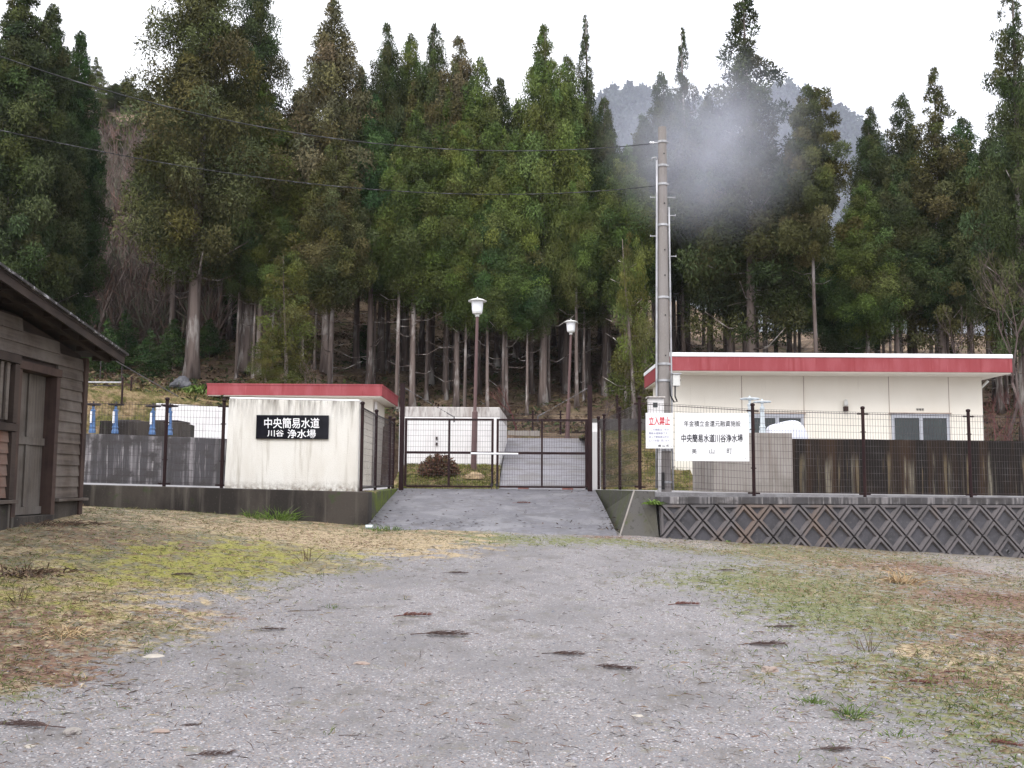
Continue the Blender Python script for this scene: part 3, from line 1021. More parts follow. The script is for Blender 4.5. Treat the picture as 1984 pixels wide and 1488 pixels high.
for py, sx in ((383, -1), (383, 1), (418, 1), (458, -1), (497, 1)):
    c, r = pol(zpx(py))
    b = MB()
    b.cyl(c + Vector((sx * r, -.02, 0)), c + Vector((sx * (r + .15), -.02, 0)), .009, n=6)
    b.box((c.x + sx * (r + .142), PY - .03, c.z - .012), (c.x + sx * (r + .152), PY - .01, c.z + .024))
    b.build('step_bolt', m_galv, t)
for py in (300, 396, 486, 535, 612, 690):
    c, r = pol(zpx(py))
    b = MB()
    b.lathe(c + Vector((.02, -r - .0, 0)), [(.01, -.012), (.013, 0), (.01, .012)], 8)
    b.build('bolt_hole', m_black, t)
c, r = pol(zpx(277))
b = MB()
for dx in (.10, .145):
    b.lathe(c + Vector((-r - dx, -.02, -.02)), [(.012, 0), (.022, .008), (.022, .03), (.012, .04)], 10)
b.cyl(c + Vector((-r, -.02, 0)), c + Vector((-r - .17, -.02, 0)), .008, n=6)
b.build('insulator', m_white, t, smooth=True)
# metal cabinet on the pole
bx = thing('switch_box', 'small grey white switch box fixed high on the utility pole', 'box', P(1311, 748, PY))
a0, a1 = P(1303, 725, PY - .1), P(1317, 748, PY - .1)
b = MB()
b.box((a0.x, PY - .16, a1.z), (a1.x, PY + .02, a0.z))
b.build('casing', m_offwhite, bx, bevel=.006)
b = MB()
b.prism([(a0.x - .02, PY - .19, a0.z + .002), (a1.x + .02, PY - .19, a0.z + .002), (a1.x + .02, PY + .03, a0.z + .002), (a0.x - .02, PY + .03, a0.z + .002)],
        [(a0.x - .02, PY - .18, a0.z + .015), (a1.x + .02, PY - .18, a0.z + .015), (a1.x + .02, PY + .03, a0.z + .03), (a0.x - .02, PY + .03, a0.z + .03)])
b.build('rain_hood', m_galv, bx)
b = MB()
b.box((a1.x + .001, PY - .10, (a0.z + a1.z) / 2 - .02), (a1.x + .02, PY - .07, (a0.z + a1.z) / 2 + .02))
b.build('latch', m_iron, bx)
b = MB()
b.tube([P(1308, 748, PY - .1), P(1308, 768, PY - .1), P(1312, 778, PY - .1), P(1306, 779, PY - .1), P(1299, 766, PY - .12), P(1297, 740, PY - .14)], .014, 8)
b.build('cable_tail', m_black, bx, smooth=True)

# meter cabinet behind the small sign
t = thing('meter_box', 'white electricity meter box with a dark window above the no entry sign', 'box', P(1272, 950, 18.35))
a0, a1 = P(1257, 771, 18.3), P(1287, 862, 18.3)
b = MB()
b.box((a0.x, 18.30, a1.z), (a1.x, 18.5, a0.z))
b.build('casing', m_white_conc, t, bevel=.006)
b = MB()
b.box((a0.x - .03, 18.25, a0.z + .002), (a1.x + .02, 18.52, a0.z + .028))
b.build('rain_hood', m_stain, t, bevel=.004)
w0, w1 = P(1265, 780, 18.297), P(1274, 789, 18.297)
b = MB()
b.box((w0.x, 18.290, w1.z), (w1.x, 18.301, w0.z))
b.build('meter_window', m_glass, t)
b = MB()
c0, c1 = P(1278, 862, 18.4), P(1278, 950, 18.4)
b.cyl(c1 - Vector((0, 0, .05)), c0, .03, n=10)
b.build('support_post', m_white_conc, t, smooth=True)
t = thing('ground_cable_guard', 'short black cable guard clipped to the foot of the utility pole', 'cable guard', P(1284, 945, 18.8))
b = MB()
p0 = P(1284, 948, 18.80); p1 = P(1284, 915, 18.80)
b.box((p0.x - .035, 18.775, p0.z), (p0.x + .035, 18.82, p1.z))
b.build('guard_cover', m_black, t, bevel=.01)

# overhead wires
for label, pts, rr_ in (('upper black overhead cable sagging from the pole top past the cedars', [(-420, -70), (-200, 30), (0, 108), (200, 176), (430, 231), (640, 266), (820, 285), (1000, 293), (1150, 290), (1262, 277)], .0085),
                        ('lower thin twisted overhead cable sagging below the upper cable', [(-420, 145), (-200, 205), (0, 251), (210, 296), (500, 344), (750, 369), (1000, 376), (1150, 371), (1272, 360)], .006)):
    b = MB()
    P3 = []
    fx = np.array([p[0] for p in pts], float)
    fy = np.array([p[1] for p in pts], float)
    cf = np.polyfit(fx, fy, 4)
    for px in np.linspace(-420, pts[-1][0], 60):
        s_ = (px + 420) / (pts[-1][0] + 420)
        P3.append(P(px, float(np.polyval(cf, px)), 13.5 + (PY - 13.5) * s_))
    b.tube(P3, rr_, 6)
    if 'twisted' in label:
        for ph_ in (0,):
            hel = []
            for i in range(len(P3) - 1):
                for k in range(6):
                    q = P3[i].lerp(P3[i + 1], k / 6)
                    an = (i * 6 + k) * 1.05
                    hel.append(q + Vector((0, math.cos(an), math.sin(an))) * .008)
            b.tube(hel, .0035, 4)
    o = b.build('overhead_cable', m_cable, loc=P3[-1], smooth=True)
    tag(o, label, 'cable')

# ------------------------------------------------------------------ right pump house


def zfix(px, py, Y): return P(px, py, Y).z


WY, FY = 26.0, 25.15
xw0, xw1 = P(1300, 800, WY).x, P(1904, 800, WY).x
xf0, xf1 = P(1297, 700, FY).x, P(1961, 700, FY).x
zf1 = P(1600, 692.5, FY).z
zf0 = P(1600, 719.5, FY).z
zcap = P(1600, 684.5, FY).z
t = thing('pump_house', 'large cream building with a red fascia flat roof behind the right fence', 'building', ((xw0 + xw1) / 2, WY, 1.35))
DEP = 4.2
b = MB()
b.box((xw0, WY, 1.2), (xw1, WY + DEP - .9, zf0 + .02))
b.build('wall', m_cream, t)
rf = MB()
rf.box((xf0, FY, zf0), (xf1, FY + DEP + .6, zf1))
ro = rf.build('roof_fascia', m_red, t)
b = MB()
b.box((xf0 + .03, FY + .03, zf0 - .03), (xf1 - .03, FY + DEP + .57, zf0 - .002))
b.build('soffit', m_cream, ro)
b = MB()
b.box((xf0 - .015, FY - .02, zf1 + .002), (xf1 + .015, FY + DEP + .62, zcap))
b.build('roof_edge', m_roofwhite, ro, bevel=.01)
for px in (1437, 1557, 1722, 1838):
    x = P(px, 760, WY).x
    b = MB()
    b.box((x - .009, WY - .004, 1.3), (x + .009, WY - .0005, zf0 - .035))
    b.build('wall_joint', m_joint, t)


def window(x0p, x1p, yt, yb, Y, nb, parent):
    x0, x1 = P(x0p, 800, Y).x, P(x1p, 800, Y).x
    zt, zb_ = P((x0p + x1p) / 2, yt, Y).z, P((x0p + x1p) / 2, yb, Y).z
    f = MB()
    f.box((x0, Y - .05, zt - .11), (x1, Y - .004, zt))
    f.box((x0, Y - .05, zb_), (x1, Y - .004, zb_ + .06))
    wv = .075
    xsx = [x0 + (x1 - x0 - wv) * k / nb for k in range(nb + 1)]
    for k, x in enumerate(xsx):
        ww = wv * (1.25 if 0 < k < nb else 1)
        f.box((x, Y - .045 - .004 * (k % 2), zb_ + .061), (x + ww, Y - .004, zt - .111))
    fo = f.build('window', m_alu, parent, bevel=.004)
    g = MB()
    g.box((x0 + .02, Y - .018, zb_ + .03), (x1 - .02, Y - .006, zt - .05))
    g.build('pane', m_glass, fo)
    s_ = MB()
    s_.box((x0 - .05, Y - .07, zt + .002), (x1 + .05, Y - .002, zt + .03))
    s_.build('rain_sill', m_joint, fo)


window(1726, 1838, 802, 900, WY, 2, t)
window(1452, 1556, 802, 900, WY, 2, t)
text_px('管理室', 1775, 791, 1790, 795.5, WY - .003, m_black_ink, t, .01, 'door_lettering')
b = MB()
lx = P(1637, 790, WY)
b.lathe((lx.x, WY - .09, P(1637, 787, WY).z), [(.035, 0), (.055, .02), (.05, .12), (.03, .16), (.01, .17)], 12)
b.build('wall_lamp_shade', m_offwhite, t, smooth=True)
b = MB()
b.box((lx.x - .05, WY - .13, P(1637, 797, WY).z), (lx.x + .05, WY - .002, P(1637, 788, WY).z))
b.build('wall_lamp_base', m_jamb, t, bevel=.01)
# downpipe at far right corner
b = MB()
x = P(1907, 760, WY).x
b.tube([(x + .05, WY + .3, 1.3), (x + .05, WY + .3, zf0 - .3), (x + .25, WY + .3, zf0 - .1)], .035, 10)
b.build('downpipe', m_offwhite, t, smooth=True)

# ------------------------------------------------------------------ left chlorination house
WY2, FY2 = 31.0, 30.2
x0, x1 = P(401, 760, FY2).x, P(740, 760, FY2).x
zt, zb_ = P(570, 746.5, FY2).z, P(570, 766, FY2).z
t = thing('treatment_house', 'small cream building with a red flat roof behind the name wall', 'building', ((x0 + x1) / 2, WY2, 1.5))
b = MB()
b.box((P(429, 800, WY2).x, WY2, 1.2), (P(722, 800, WY2).x, WY2 + 2.9, zb_ + .01))
b.build('wall', m_cream, t)
rf = MB()
rf.box((x0, FY2, zb_), (x1, FY2 + 4.3, zt))
ro = rf.build('roof_fascia', m_red, t)
b = MB()
b.box((x0 + .03, FY2 + .03, zb_ - .03), (x1 - .03, FY2 + 4.27, zb_ - .002))
b.build('soffit', m_cream, ro)
b = MB()
b.box((x0 - .015, FY2 - .015, zt + .002), (x1 + .015, FY2 + 4.32, zt + .045))
b.build('roof_edge', m_red, ro)
b = MB()
xp = P(728, 800, WY2 + .3).x
b.tube([(xp, WY2 + .2, 1.4), (xp, WY2 + .2, zb_ - .1)], .05, 10)
b.build('downpipe', m_white_conc, t, smooth=True)

# ------------------------------------------------------------------ left tanks and valves
TY = 21.0
x0, x1 = -12.0, P(438, 850, TY).x
zt0, zt1 = P(150, 838, TY).z, P(438, 850, TY).z
t = thing('settling_tank', 'dark streaked concrete tank wall carrying four blue valves', 'tank', ((x0 + x1) / 2, TY, 1.5))
b = MB()
zl = zt0 + .08
b.prism([(x0, TY, 1.3), (x1, TY, 1.3), (x1, TY + .8, 1.3), (x0, TY + .8, 1.3)], [(x0, TY, zl), (x1, TY, zt1), (x1, TY + .8, zt1), (x0, TY + .8, zl)])
b.build('front_wall', m_conc_tank, t, bevel=.012)
xa, xb, xc = P(192, 830, 21.85).x, P(352, 830, 21.85).x, P(377, 830, 23.2).x
zu = P(270, 817, 21.85).z
b = MB()
b.prism([(xa, 21.85, 1.3), (xb, 21.85, 1.3), (xc, 23.2, 1.3), (xa, 23.2, 1.3)], [(xa, 21.85, zu + .02), (xb, 21.85, zu), (xc, 23.2, zu), (xa, 23.2, zu + .02)])
b.build('upper_chamber', m_conc_dark, t, bevel=.012)
for p0_, p1_ in ((228, 274), (300, 352)):
    b = MB()
    xx0, xx1 = P(p0_, 815, 22.2).x, P(p1_, 815, 22.2).x
    b.box((xx0, 21.95, zu + .012), (xx1, 22.8, zu + .045))
    b.build('hatch_cover', m_iron, t, bevel=.01)


def valve(px, pyt, pyb, Y, body, wheel, label, group, rw=.15, spokes=True, plate=True):
    z1_, z0_ = P(px, pyt, Y).z, P(px, pyb, Y).z
    x = P(px, (pyt + pyb) / 2, Y).x
    t = thing('valve_stand', label, 'valve', (x, Y, z0_), group)
    H = z1_ - z0_
    b = MB()
    b.lathe((x, Y, z0_ - .02), [(.07, 0), (.07, .06), (.06, .07), (.058, .12), (.066, .125), (.066, .14), (.052, .15), (.042, H - .15), (.05, H - .145), (.05, H - .11), (.026, H - .1), (.026, H - .04)], 16)
    b.build('column', body, t, smooth=False)
    b = MB()
    ring = []
    for k in range(20):
        a_ = 2 * math.pi * k / 20
        ring.append((x + rw * math.cos(a_), Y + rw * math.sin(a_), z1_ - .02))
    b.tube(ring + ring[:1], .014, 8, False)
    for k in range(4):
        a_ = math.pi * k / 2 + .4
        b.cyl((x, Y, z1_ - .022), (x + rw * math.cos(a_), Y + rw * math.sin(a_), z1_ - .022), .011, n=6)
    b.lathe((x, Y, z1_ - .06), [(.03, 0), (.03, .06), (.018, .07), (.018, .10), (.006, .105)], 10)
    b.build('handwheel', wheel, t, smooth=True)
    if plate:
        b = MB()
        b.box((x - .032, Y - .085, z0_ + H * .32), (x + .004, Y - .055, z0_ + H * .72))
        b.build('gauge_plate', m_white, t)
    return t


vg = 'blue valve stands on the tank wall'
valve(180, 782, 837, 21.3, m_blue, m_iron, 'blue valve stand leftmost on the tank, closest to the old shed', vg)
valve(224, 782, 838, 21.3, m_blue, m_iron, 'blue valve stand second from the shed on the tank wall', vg)
valve(296, 785, 840, 21.3, m_blue, m_iron, 'blue valve stand just left of the tall brown fence post', vg)
valve(329, 785, 841, 21.3, m_blue, m_iron, 'blue valve stand partly behind the brown fence post, rightmost', vg)

# white tank, left rear
t = thing('white_tank', 'white painted concrete tank wall behind the dark tank at left', 'tank', P(370, 850, 26.5))
xx0, xx1 = P(301, 800, 26.5).x, P(480, 800, 26.5).x
b = MB()
zz = P(301, 781, 26.5).z
b.prism([(xx0, 26.5, 1.3), (xx1, 26.5, 1.3), (xx1, 29.5, 1.3), (xx0, 29.5, 1.3)], [(xx0, 26.5, zz), (xx1, 26.5, zz - .12), (xx1, 29.5, zz - .12), (xx0, 29.5, zz)])
b.build('tank_wall', m_white_conc, t, bevel=.015)
# central white reservoir
t = thing('white_reservoir', 'white concrete reservoir with a stained top edge behind the gate', 'tank', P(880, 900, 27.5))
xx0, xx1 = P(774, 800, 27.5).x, P(968, 800, 27.5).x
zz = P(880, 788.5, 27.5).z
zs = P(880, 808, 27.5).z
xx2 = xx1 + .18
b = MB()
b.prism([(xx0, 27.5, 1.2), (xx1, 27.5, 1.2), (xx2, 32, 1.2), (xx0, 32, 1.2)], [(xx0, 27.5, zs), (xx1, 27.5, zs), (xx2, 32, zs), (xx0, 32, zs)])
b.build('tank_wall', m_white_conc, t)
b = MB()
b.prism([(xx0 - .003, 27.497, zs + .001), (xx1 + .003, 27.497, zs + .001), (xx2 + .003, 32, zs + .001), (xx0, 32, zs + .001)], [(xx0 - .003, 27.497, zz), (xx1 + .003, 27.497, zz), (xx2 + .003, 32, zz), (xx0, 32, zz)])
b.build('top_band', m_stain, t, bevel=.015)
for py in (849, 860):
    p = P(846, py, 27.48)
    b = MB()
    b.box((p.x - .025, 27.45, p.z - .04), (p.x + .025, 27.499, p.z + .04))
    b.build('pipe_stub', m_iron, t)

# inner ramp and its kerb wall
rl0, rl1, rrt0, rrt1 = P(966, 900, 24.6).x, P(983, 850, 33).x, 1.80, P(1133, 850, 33).x
zi0, zi1 = 1.398, P(1060, 849, 33).z
b = MB()
b.prism([(rl0, 24.6, 1.0), (rrt0, 24.6, 1.0), (rrt1, 33, 1.0), (rl1, 33, 1.0)], [(rl0, 24.6, zi0), (rrt0, 24.6, zi0), (rrt1, 33, zi1), (rl1, 33, zi1)])
b.prism([(rl1, 33.001, 1.0), (rrt1, 33.001, 1.0), (rrt1 + .1, 36, 1.0), (rl1, 36, 1.0)], [(rl1, 33.001, zi1), (rrt1, 33.001, zi1), (rrt1 + .1, 36, zi1 + .05), (rl1, 36, zi1 + .05)])
b.build('inner_ramp', m_slope)['kind'] = 'structure'
t = thing('kerb_wall', 'narrow white topped concrete wall edging the inner ramp', 'wall', (2.05, 24.5, 1.4))
b = MB()
zk = P(1156, 836, 24.5).z
b.prism([(1.95, 24.5, 1.2), (2.17, 24.5, 1.2), (2.85, 33, 1.2), (2.60, 33, 1.2)], [(1.95, 24.5, zk), (2.17, 24.5, zk), (2.85, 33, zk + .75), (2.60, 33, zk + .75)])
b.build('wall_body', m_palewall, t, bevel=.012)
t = thing('rear_wall', 'low pale concrete wall across the head of the inner ramp', 'wall', P(1015, 845, 34))
b = MB()
a0, a1 = P(984, 834, 34), P(1046, 849, 34)
b.box((a0.x, 34, 2.9), (a1.x, 34.25, a0.z))
b.build('wall_body', m_conc_light, t, bevel=.012)
t = thing('rear_block_wall', 'dark grey block wall above the mossy bank right of the gate', 'wall', P(1200, 838, 32))
b = MB()
a0, a1 = P(1140, 811, 32), P(1300, 838, 32)
b.box((a0.x, 32, 2.4), (a1.x, 32.25, a0.z))
b.build('wall_body', m_sandblock, t, bevel=.01)
fence('rear_fence', 'thin wire fence at the forest edge behind the inner ramp', [P(970, 842, 34.6), P(1032, 842, 34.6), P(1086, 842, 34.6), P(1140, 842, 34.6), P(1196, 815, 32.4)], .82)
bg_ = 'red bricks by the inner ramp'
for px, lab in ((1014, 'dull red brick on the apron left of the gate middle bar'), (1100, 'dull red brick on the apron close to the right gate post')):
    p = P(px, 942, 24.0)
    b = MB()
    b.box((p.x - .13, 23.95, 1.39), (p.x + .13, 24.05, 1.46))
    tag(b.build('brick', m_brick, loc=(p.x, 24, 1.39), bevel=.006), lab, 'brick', bg_)

# valve block right
t = thing('valve_chamber', 'streaked grey concrete valve chamber behind the facility sign', 'tank', P(1455, 950, 20.6))
x0, x1 = P(1381, 850, 20.4).x, P(1535, 850, 20.4).x
zz = P(1480, 838.5, 20.4).z
b = MB()
b.prism([(x0, 20.4, 1.2), (x1, 20.4, 1.2), (x1 + .05, 23, 1.2), (x0 + .05, 23, 1.2)], [(x0, 20.4, zz), (x1, 20.4, zz), (x1 + .05, 23, zz), (x0 + .05, 23, zz)])
b.build('chamber_wall', m_conc_light, t, bevel=.012)
vg = 'pale valve stands on the chamber'
valve(1453, 771, 842, 21.0, m_teal, m_teal, 'taller pale grey valve stand overlapping the facility sign corner', vg, .19, plate=False)
valve(1477, 777, 838, 20.75, m_teal, m_teal, 'shorter pale grey valve stand right of the brown fence post', vg, .17, plate=False)
# dark retaining wall
t = thing('retaining_wall', 'long black streaked concrete wall in front of the large cream building', 'wall', P(1700, 955, 21))
x0 = P(1520, 850, 21.0).x
z0_, z1_ = P(1536, 850, 21).z, P(1984, 851.5, 21).z
b = MB()
b.prism([(x0, 21, 1.1), (17, 21, 1.1), (17, 21.25, 1.1), (x0, 21.25, 1.1)], [(x0, 21, z0_), (17, 21, z1_ - .05), (17, 21.25, z1_ - .05), (x0, 21.25, z0_)])
b.build('wall_body', m_dark_wall, t)
# sheeted heap
b = MB()
prof = [(1484, 838), (1486, 830), (1490, 824), (1498, 821), (1510, 819), (1522, 815), (1532, 813), (1540, 814), (1548, 817), (1553, 823), (1558, 838)]
rows = []
for s_ in np.linspace(-1, 1, 9):
    row = []
    for px, py in prof:
        q = P(px, py, 22.6)
        zz = 2.35 + (q.z - 2.35) * math.sqrt(max(0, 1 - s_ * s_ * .97)) + .012 * math.sin(px * .7 + s_ * 5)
        row.append((q.x, 22.6 + s_ * .5, zz))
    rows.append(row)
m_ = len(prof)
vs = [v for r_ in rows for v in r_]
fs = [(i * m_ + j, i * m_ + j + 1, (i + 1) * m_ + j + 1, (i + 1) * m_ + j) for i in range(8) for j in range(m_ - 1)]
lo = [(v[0], v[1], 1.3) for v in vs]
k = len(vs)
per = [j for j in range(m_)] + [i * m_ + m_ - 1 for i in range(1, 9)] + [8 * m_ + j for j in range(m_ - 2, -1, -1)] + [i * m_ for i in range(7, 0, -1)]
fs += [(per[i], per[(i + 1) % len(per)], k + per[(i + 1) % len(per)], k + per[i]) for i in range(len(per))]
b.add(vs + lo, fs)
o = b.build('sheeted_heap', m_tarp, loc=P(1520, 850, 22.6), smooth=True)
o.modifiers.new('sub', 'SUBSURF').render_levels = 1
tag(o, 'white humped cover poking up in front of the left window', 'cover')

# ------------------------------------------------------------------ lamp posts


def lamp(px, pyb, pyt, Y, label, py_sleeve):
    x = P(px, pyb, Y).x
    xt = P(px + 6, pyt, Y).x
    z0_, z1_ = P(px, pyb, Y).z, P(px, pyt, Y).z
    t = thing('street_lamp', label, 'lamp', (x, Y, z0_), 'lamp posts with opal lanterns')
    S = Y / F
    zsl = P(px, py_sleeve, Y).z
    dx = (P(px + 8, pyt, Y).x - x) / (z1_ - z0_)
    b = MB()
    b.cyl((x, Y, z0_ - .1), (x + dx * (zsl - z0_), Y, zsl), .078, .074, 14)
    b.cyl((x + dx * (zsl - z0_), Y, zsl + .001), (x + dx * (zsl - z0_), Y, zsl + .03), .066, .05, 14)
    zt_ = z1_ - .46
    xt = x + dx * (zt_ - z0_)
    b.cyl((x + dx * (zsl - z0_), Y, zsl + .03), (xt, Y, zt_), .046, .040, 14)
    b.build('post', m_lamppost, t, smooth=False)
    b = MB()
    b.lathe((xt, Y, zt_ - .02), [(.05, 0), (.055, .01), (.055, .06), (.10, .075), (.125, .09), (.13, .12)], 20)
    b.build('collar', m_offwhite, t, smooth=False)
    b = MB()
    b.lathe((xt, Y, zt_ + .102), [(.125, 0), (.135, .02), (.158, .29)], 24)
    b.build('lantern_glass', m_lampglass, t, smooth=False)
    b = MB()
    b.lathe((xt, Y, zt_ + .394), [(.16, 0), (.24, -.005), (.245, .01), (.16, .05), (.06, .075), (.02, .08), (.018, .11), (.006, .12)], 24)
    b.build('lantern_cap', m_offwhite, t, smooth=False)
    return t


lamp(917.5, 910, 579, 26.2, 'taller brown lamp post with opal lantern behind the left gate leaf', 798)
lamp(1099, 850, 621, 33.6, 'shorter brown lamp post with opal lantern at the head of the inner ramp', 783)

# ------------------------------------------------------------------ shed at left
SX = -6.40
SYB = 15.0
RYA, RYB = -5.9 / P(243, 688, 1).x, -5.9 / P(0, 516, 1).x
RZA, RZB = P(243, 688, RYA).z, P(0, 516, RYB).z
RS = (RZB - RZA) / (RYA - RYB)
zr = lambda y, up=0: RZA + (RYA - max(y, 8.5)) * RS - max(0, 8.5 - y) * RS + up
t = thing('wooden_shed', 'old weathered timber shed with clapboard walls and a low roof at left', 'shed', (SX - 2, 9, .9))
b = MB()
zg0 = 1.30
DY0, DY1 = 12.98, 13.98
y_ = zg0
bh = .155
# clapboards: right of the door, and above the header
z = zg0
while z < 4.3:
    z1_ = z + bh + .02
    segs = [(DY1 + .11, SYB - .05)] if z < 3.0 else [(4.0, SYB - .05)]
    if z >= 3.0 and z < 3.12: segs = [(DY1 + .11, SYB - .05), (4, 12.8)]
    if z < 3.0: segs.append((4.0, 12.3))
    for ya, yb_ in segs:
        # stop under the sloping roof
        while yb_ > ya and zr(yb_) - .14 < z + bh and yb_ > 8.5: yb_ -= .05
        if yb_ - ya < .05: continue
        jj = rr.uniform(-.004, .004)
        q = [(SX - .02, ya), (SX - .02, yb_)]
        b.prism([(SX - .03, ya, z + jj), (SX + .026, ya, z + jj), (SX + .026, yb_, z + jj * .3), (SX - .03, yb_, z + jj * .3)],
                [(SX - .03, ya, z1_), (SX + .004, ya, z1_), (SX + .004, yb_, z1_), (SX - .03, yb_, z1_)])
    z += bh
b.build('siding', m_board, t)
# solid core behind boards so the wall is closed right up to the roof
b = MB()
for ya, yb_, zlo in ((4.0, DY0 - .11, .6), (DY1 + .11, SYB - .1, .6), (DY0 - .11, DY1 + .11, 3.03)):
    b.prism([(-13, ya, zlo), (SX - .035, ya, zlo), (SX - .035, yb_, zlo), (-13, yb_, zlo)],
            [(-13, ya, zr(ya) - .1), (SX - .035, ya, zr(ya) - .1), (SX - .035, yb_, zr(yb_) - .1), (-13, yb_, zr(yb_) - .1)])
b.build('wall_core', m_board_dark, t)
b = MB()
b.box((SX - .05, SYB - .10, .9), (SX + .05, SYB + .02, zr(SYB) - .12))
b.build('corner_post', m_jamb, t, bevel=.006)
b = MB()
b.box((SX - .06, DY1 + .12, zg0 - .05), (SX + .11, SYB + .08, zg0 - .01))
b.build('sill_board', m_board, t, bevel=.005)
b = MB()
b.box((SX - .2, DY1 + .12, .7), (SX + .02, SYB + .02, zg0 - .052))
b.box((SX - .2, 4, .4), (SX + .05, DY0 - .12, 1.24))
b.build('foundation', m_conc_dark, t, bevel=.01)
# door
zd0, zd1 = 1.06, 2.98
fr = MB()
fr.box((SX - .16, DY1, zd0), (SX + .055, DY1 + .11, zd1))
fr.box((SX - .16, DY0 - .11, zd0), (SX + .055, DY0, zd1))
fr.box((SX - .16, DY0 - .11, zd1 + .002), (SX + .07, DY1 + .12, zd1 + .11))
fo = fr.build('door_frame', m_jamb, t, bevel=.005)
d = MB()
for k in range(4):
    ya = DY0 + .004 + k * .248
    d.box((SX - .13 - .004 * (k % 2), ya, zd0 + .02), (SX - .10 - .004 * (k % 2), ya + .240, zd1 - .005))
d.box((SX - .10, DY0 + .01, 2.02), (SX - .075, DY1 - .01, 2.12))
d.box((SX - .10, DY0 + .01, zd0 + .03), (SX - .075, DY1 - .01, zd0 + .13))
d.box((SX - .10, DY0 + .47, zd0 + .14), (SX - .08, DY0 + .53, 2.01))
d.box((SX - .10, DY0 + .47, 2.13), (SX - .08, DY0 + .53, zd1 - .01))
d.build('door', m_plank, t)
b = MB()
b.box((SX - .2, DY0 - .1, .8), (SX + .06, DY1 + .1, zd0 + .015))
b.build('threshold', m_conc_dark, t, bevel=.01)
# left bay: slatted window over reddish boards
b = MB()
for k in range(9):
    ya = 11.3 + k * .16
    b.box((SX + .03, ya, 2.30), (SX + .055, ya + .07, 3.02))
b.build('slat_screen', m_board, t)
b = MB()
b.box((SX - .02, 11.2, 3.03), (SX + .09, 12.87, 3.14))
b.box((SX - .02, 11.2, 2.16), (SX + .09, 12.87, 2.26))
b.box((SX - .02, 12.74, 2.27), (SX + .08, 12.86, 3.02))
b.box((SX - .02, 12.74, 1.30), (SX + .08, 12.86, 2.15))
b.build('bay_frame', m_board_dark, t, bevel=.004)
b = MB()
for k in range(6):
    z = 1.32 + k * .14
    b.prism([(SX - .02, 11.2, z), (SX + .05, 11.2, z), (SX + .05, 12.73, z), (SX - .02, 12.73, z)], [(SX - .02, 11.2, z + .15), (SX + .03, 11.2, z + .15), (SX + .03, 12.73, z + .15), (SX - .02, 12.73, z + .15)])
b.build('bay_boards', m_board_red, t)
b = MB()
b.box((SX - .02, 11.2, 1.25), (SX + .13, 12.9, 1.295))
b.build('bay_sill', m_board, t, bevel=.004)
# roof
r_ = MB()
ys_ = [15.45, 8.5, 1.5]
for ya, yb_ in ((RYA + .02, 8.5), (8.5, 1.5)):
    r_.prism([(-14, ya, zr(ya) - .03), (-5.90, ya, zr(ya) - .03), (-5.90, yb_, zr(yb_) - .03), (-14, yb_, zr(yb_) - .03)],
             [(-14, ya, zr(ya) + .012), (-5.90, ya, zr(ya) + .012), (-5.90, yb_, zr(yb_) + .012), (-14, yb_, zr(yb_) + .012)])
ro = r_.build('roof', m_roofsheet, t)
b = MB()
b.beam((-5.923, RYA, zr(RYA) - .085), (-5.923, 8.5, zr(8.5) - .085), .03, .105)
b.beam((-6.15, RYA - .04, zr(RYA - .04) - .08), (-6.15, 8.5, zr(8.5) - .08), .08, .09)
b.build('barge_board', m_board_dark, ro)
b = MB()
b.beam((-5.875, RYA + .03, zr(RYA) + .008), (-5.875, 8.5, zr(8.5) + .008), .03, .035)
b.build('metal_edge', m_roofedge, ro)
for k in range(12):
    yk = 15.2 - k * .55
    b = MB()
    b.box((-6.38, yk - .03, zr(yk) - .10), (-5.92, yk + .03, zr(yk) - .033))
    b.build('batten', m_board_dark, ro)

# ------------------------------------------------------------------ hillside
def hz(x, y):
    x = np.asarray(x, float)
    y = np.asarray(y, float)
    z0 = np.interp(x, [-40, -15, -9, -4, 0, 5, 12, 40], [4.6, 4.3, 3.9, 3.35, 3.1, 3.0, 2.5, 2.6])
    e = np.interp(x, [-12, -8, -5], [28.5, 30.5, 33.6])
    wd = np.interp(x, [-12, -8, -5], [3.5, 2.0, .6])
    t = np.clip((y - (e - wd)) / wd, 0, 1)
    t = t * t * (3 - 2 * t)
    s1 = np.interp(x, [-40, -10, 0, 12, 40], [.42, .42, .42, .30, .24])
    s2 = np.interp(x / np.maximum(y, 1), [-.6, -.3, -.15, .1, .25, .5], [.62, .60, .42, .30, .20, .20])
    z = z0 + .11 * np.clip(y - e, 0, 42 - e) + s1 * np.clip(y - 42, 0, 18) + s2 * np.clip(y - 60, 0, 52)
    z = z + (.25 * np.sin(x * .55 + y * .3) + .18 * np.sin(x * 1.1 - y * .8 + 2) + .5 * np.sin(x * .16 + 1) * np.sin(y * .14)) * np.clip((y - 36) / 8, 0, 1)
    return 1.0 * (1 - t) + z * t


def hz1(x, y): return float(hz(np.array([x]), np.array([y]))[0])


def hill_mat():
    t = NT('forest_floor')
    n1 = t.noise(.9, (1, 1, 1), 8, .65)
    n2 = t.noise(6, (1, 1, 1), 8, .7)
    n3 = t.noise(.35, (1, 1, 1), 6)
    c = t.mix(t.remap(n2, .38, .62), (0.095, 0.063, 0.045), (0.20, 0.145, 0.105))
    c = t.mix(t.remap(n1, .52, .66), c, t.mix(t.remap(n2, .4, .6), (0.05, 0.06, 0.025), (0.11, 0.11, 0.045)))
    c = t.mix(t.remap(n3, .50, .62), c, t.mix(t.remap(n2, .4, .6), (0.22, 0.155, 0.105), (0.36, 0.27, 0.185)))
    t.bump(n2, 1.0, .25)
    return t.done(c, .95, 0, .1)


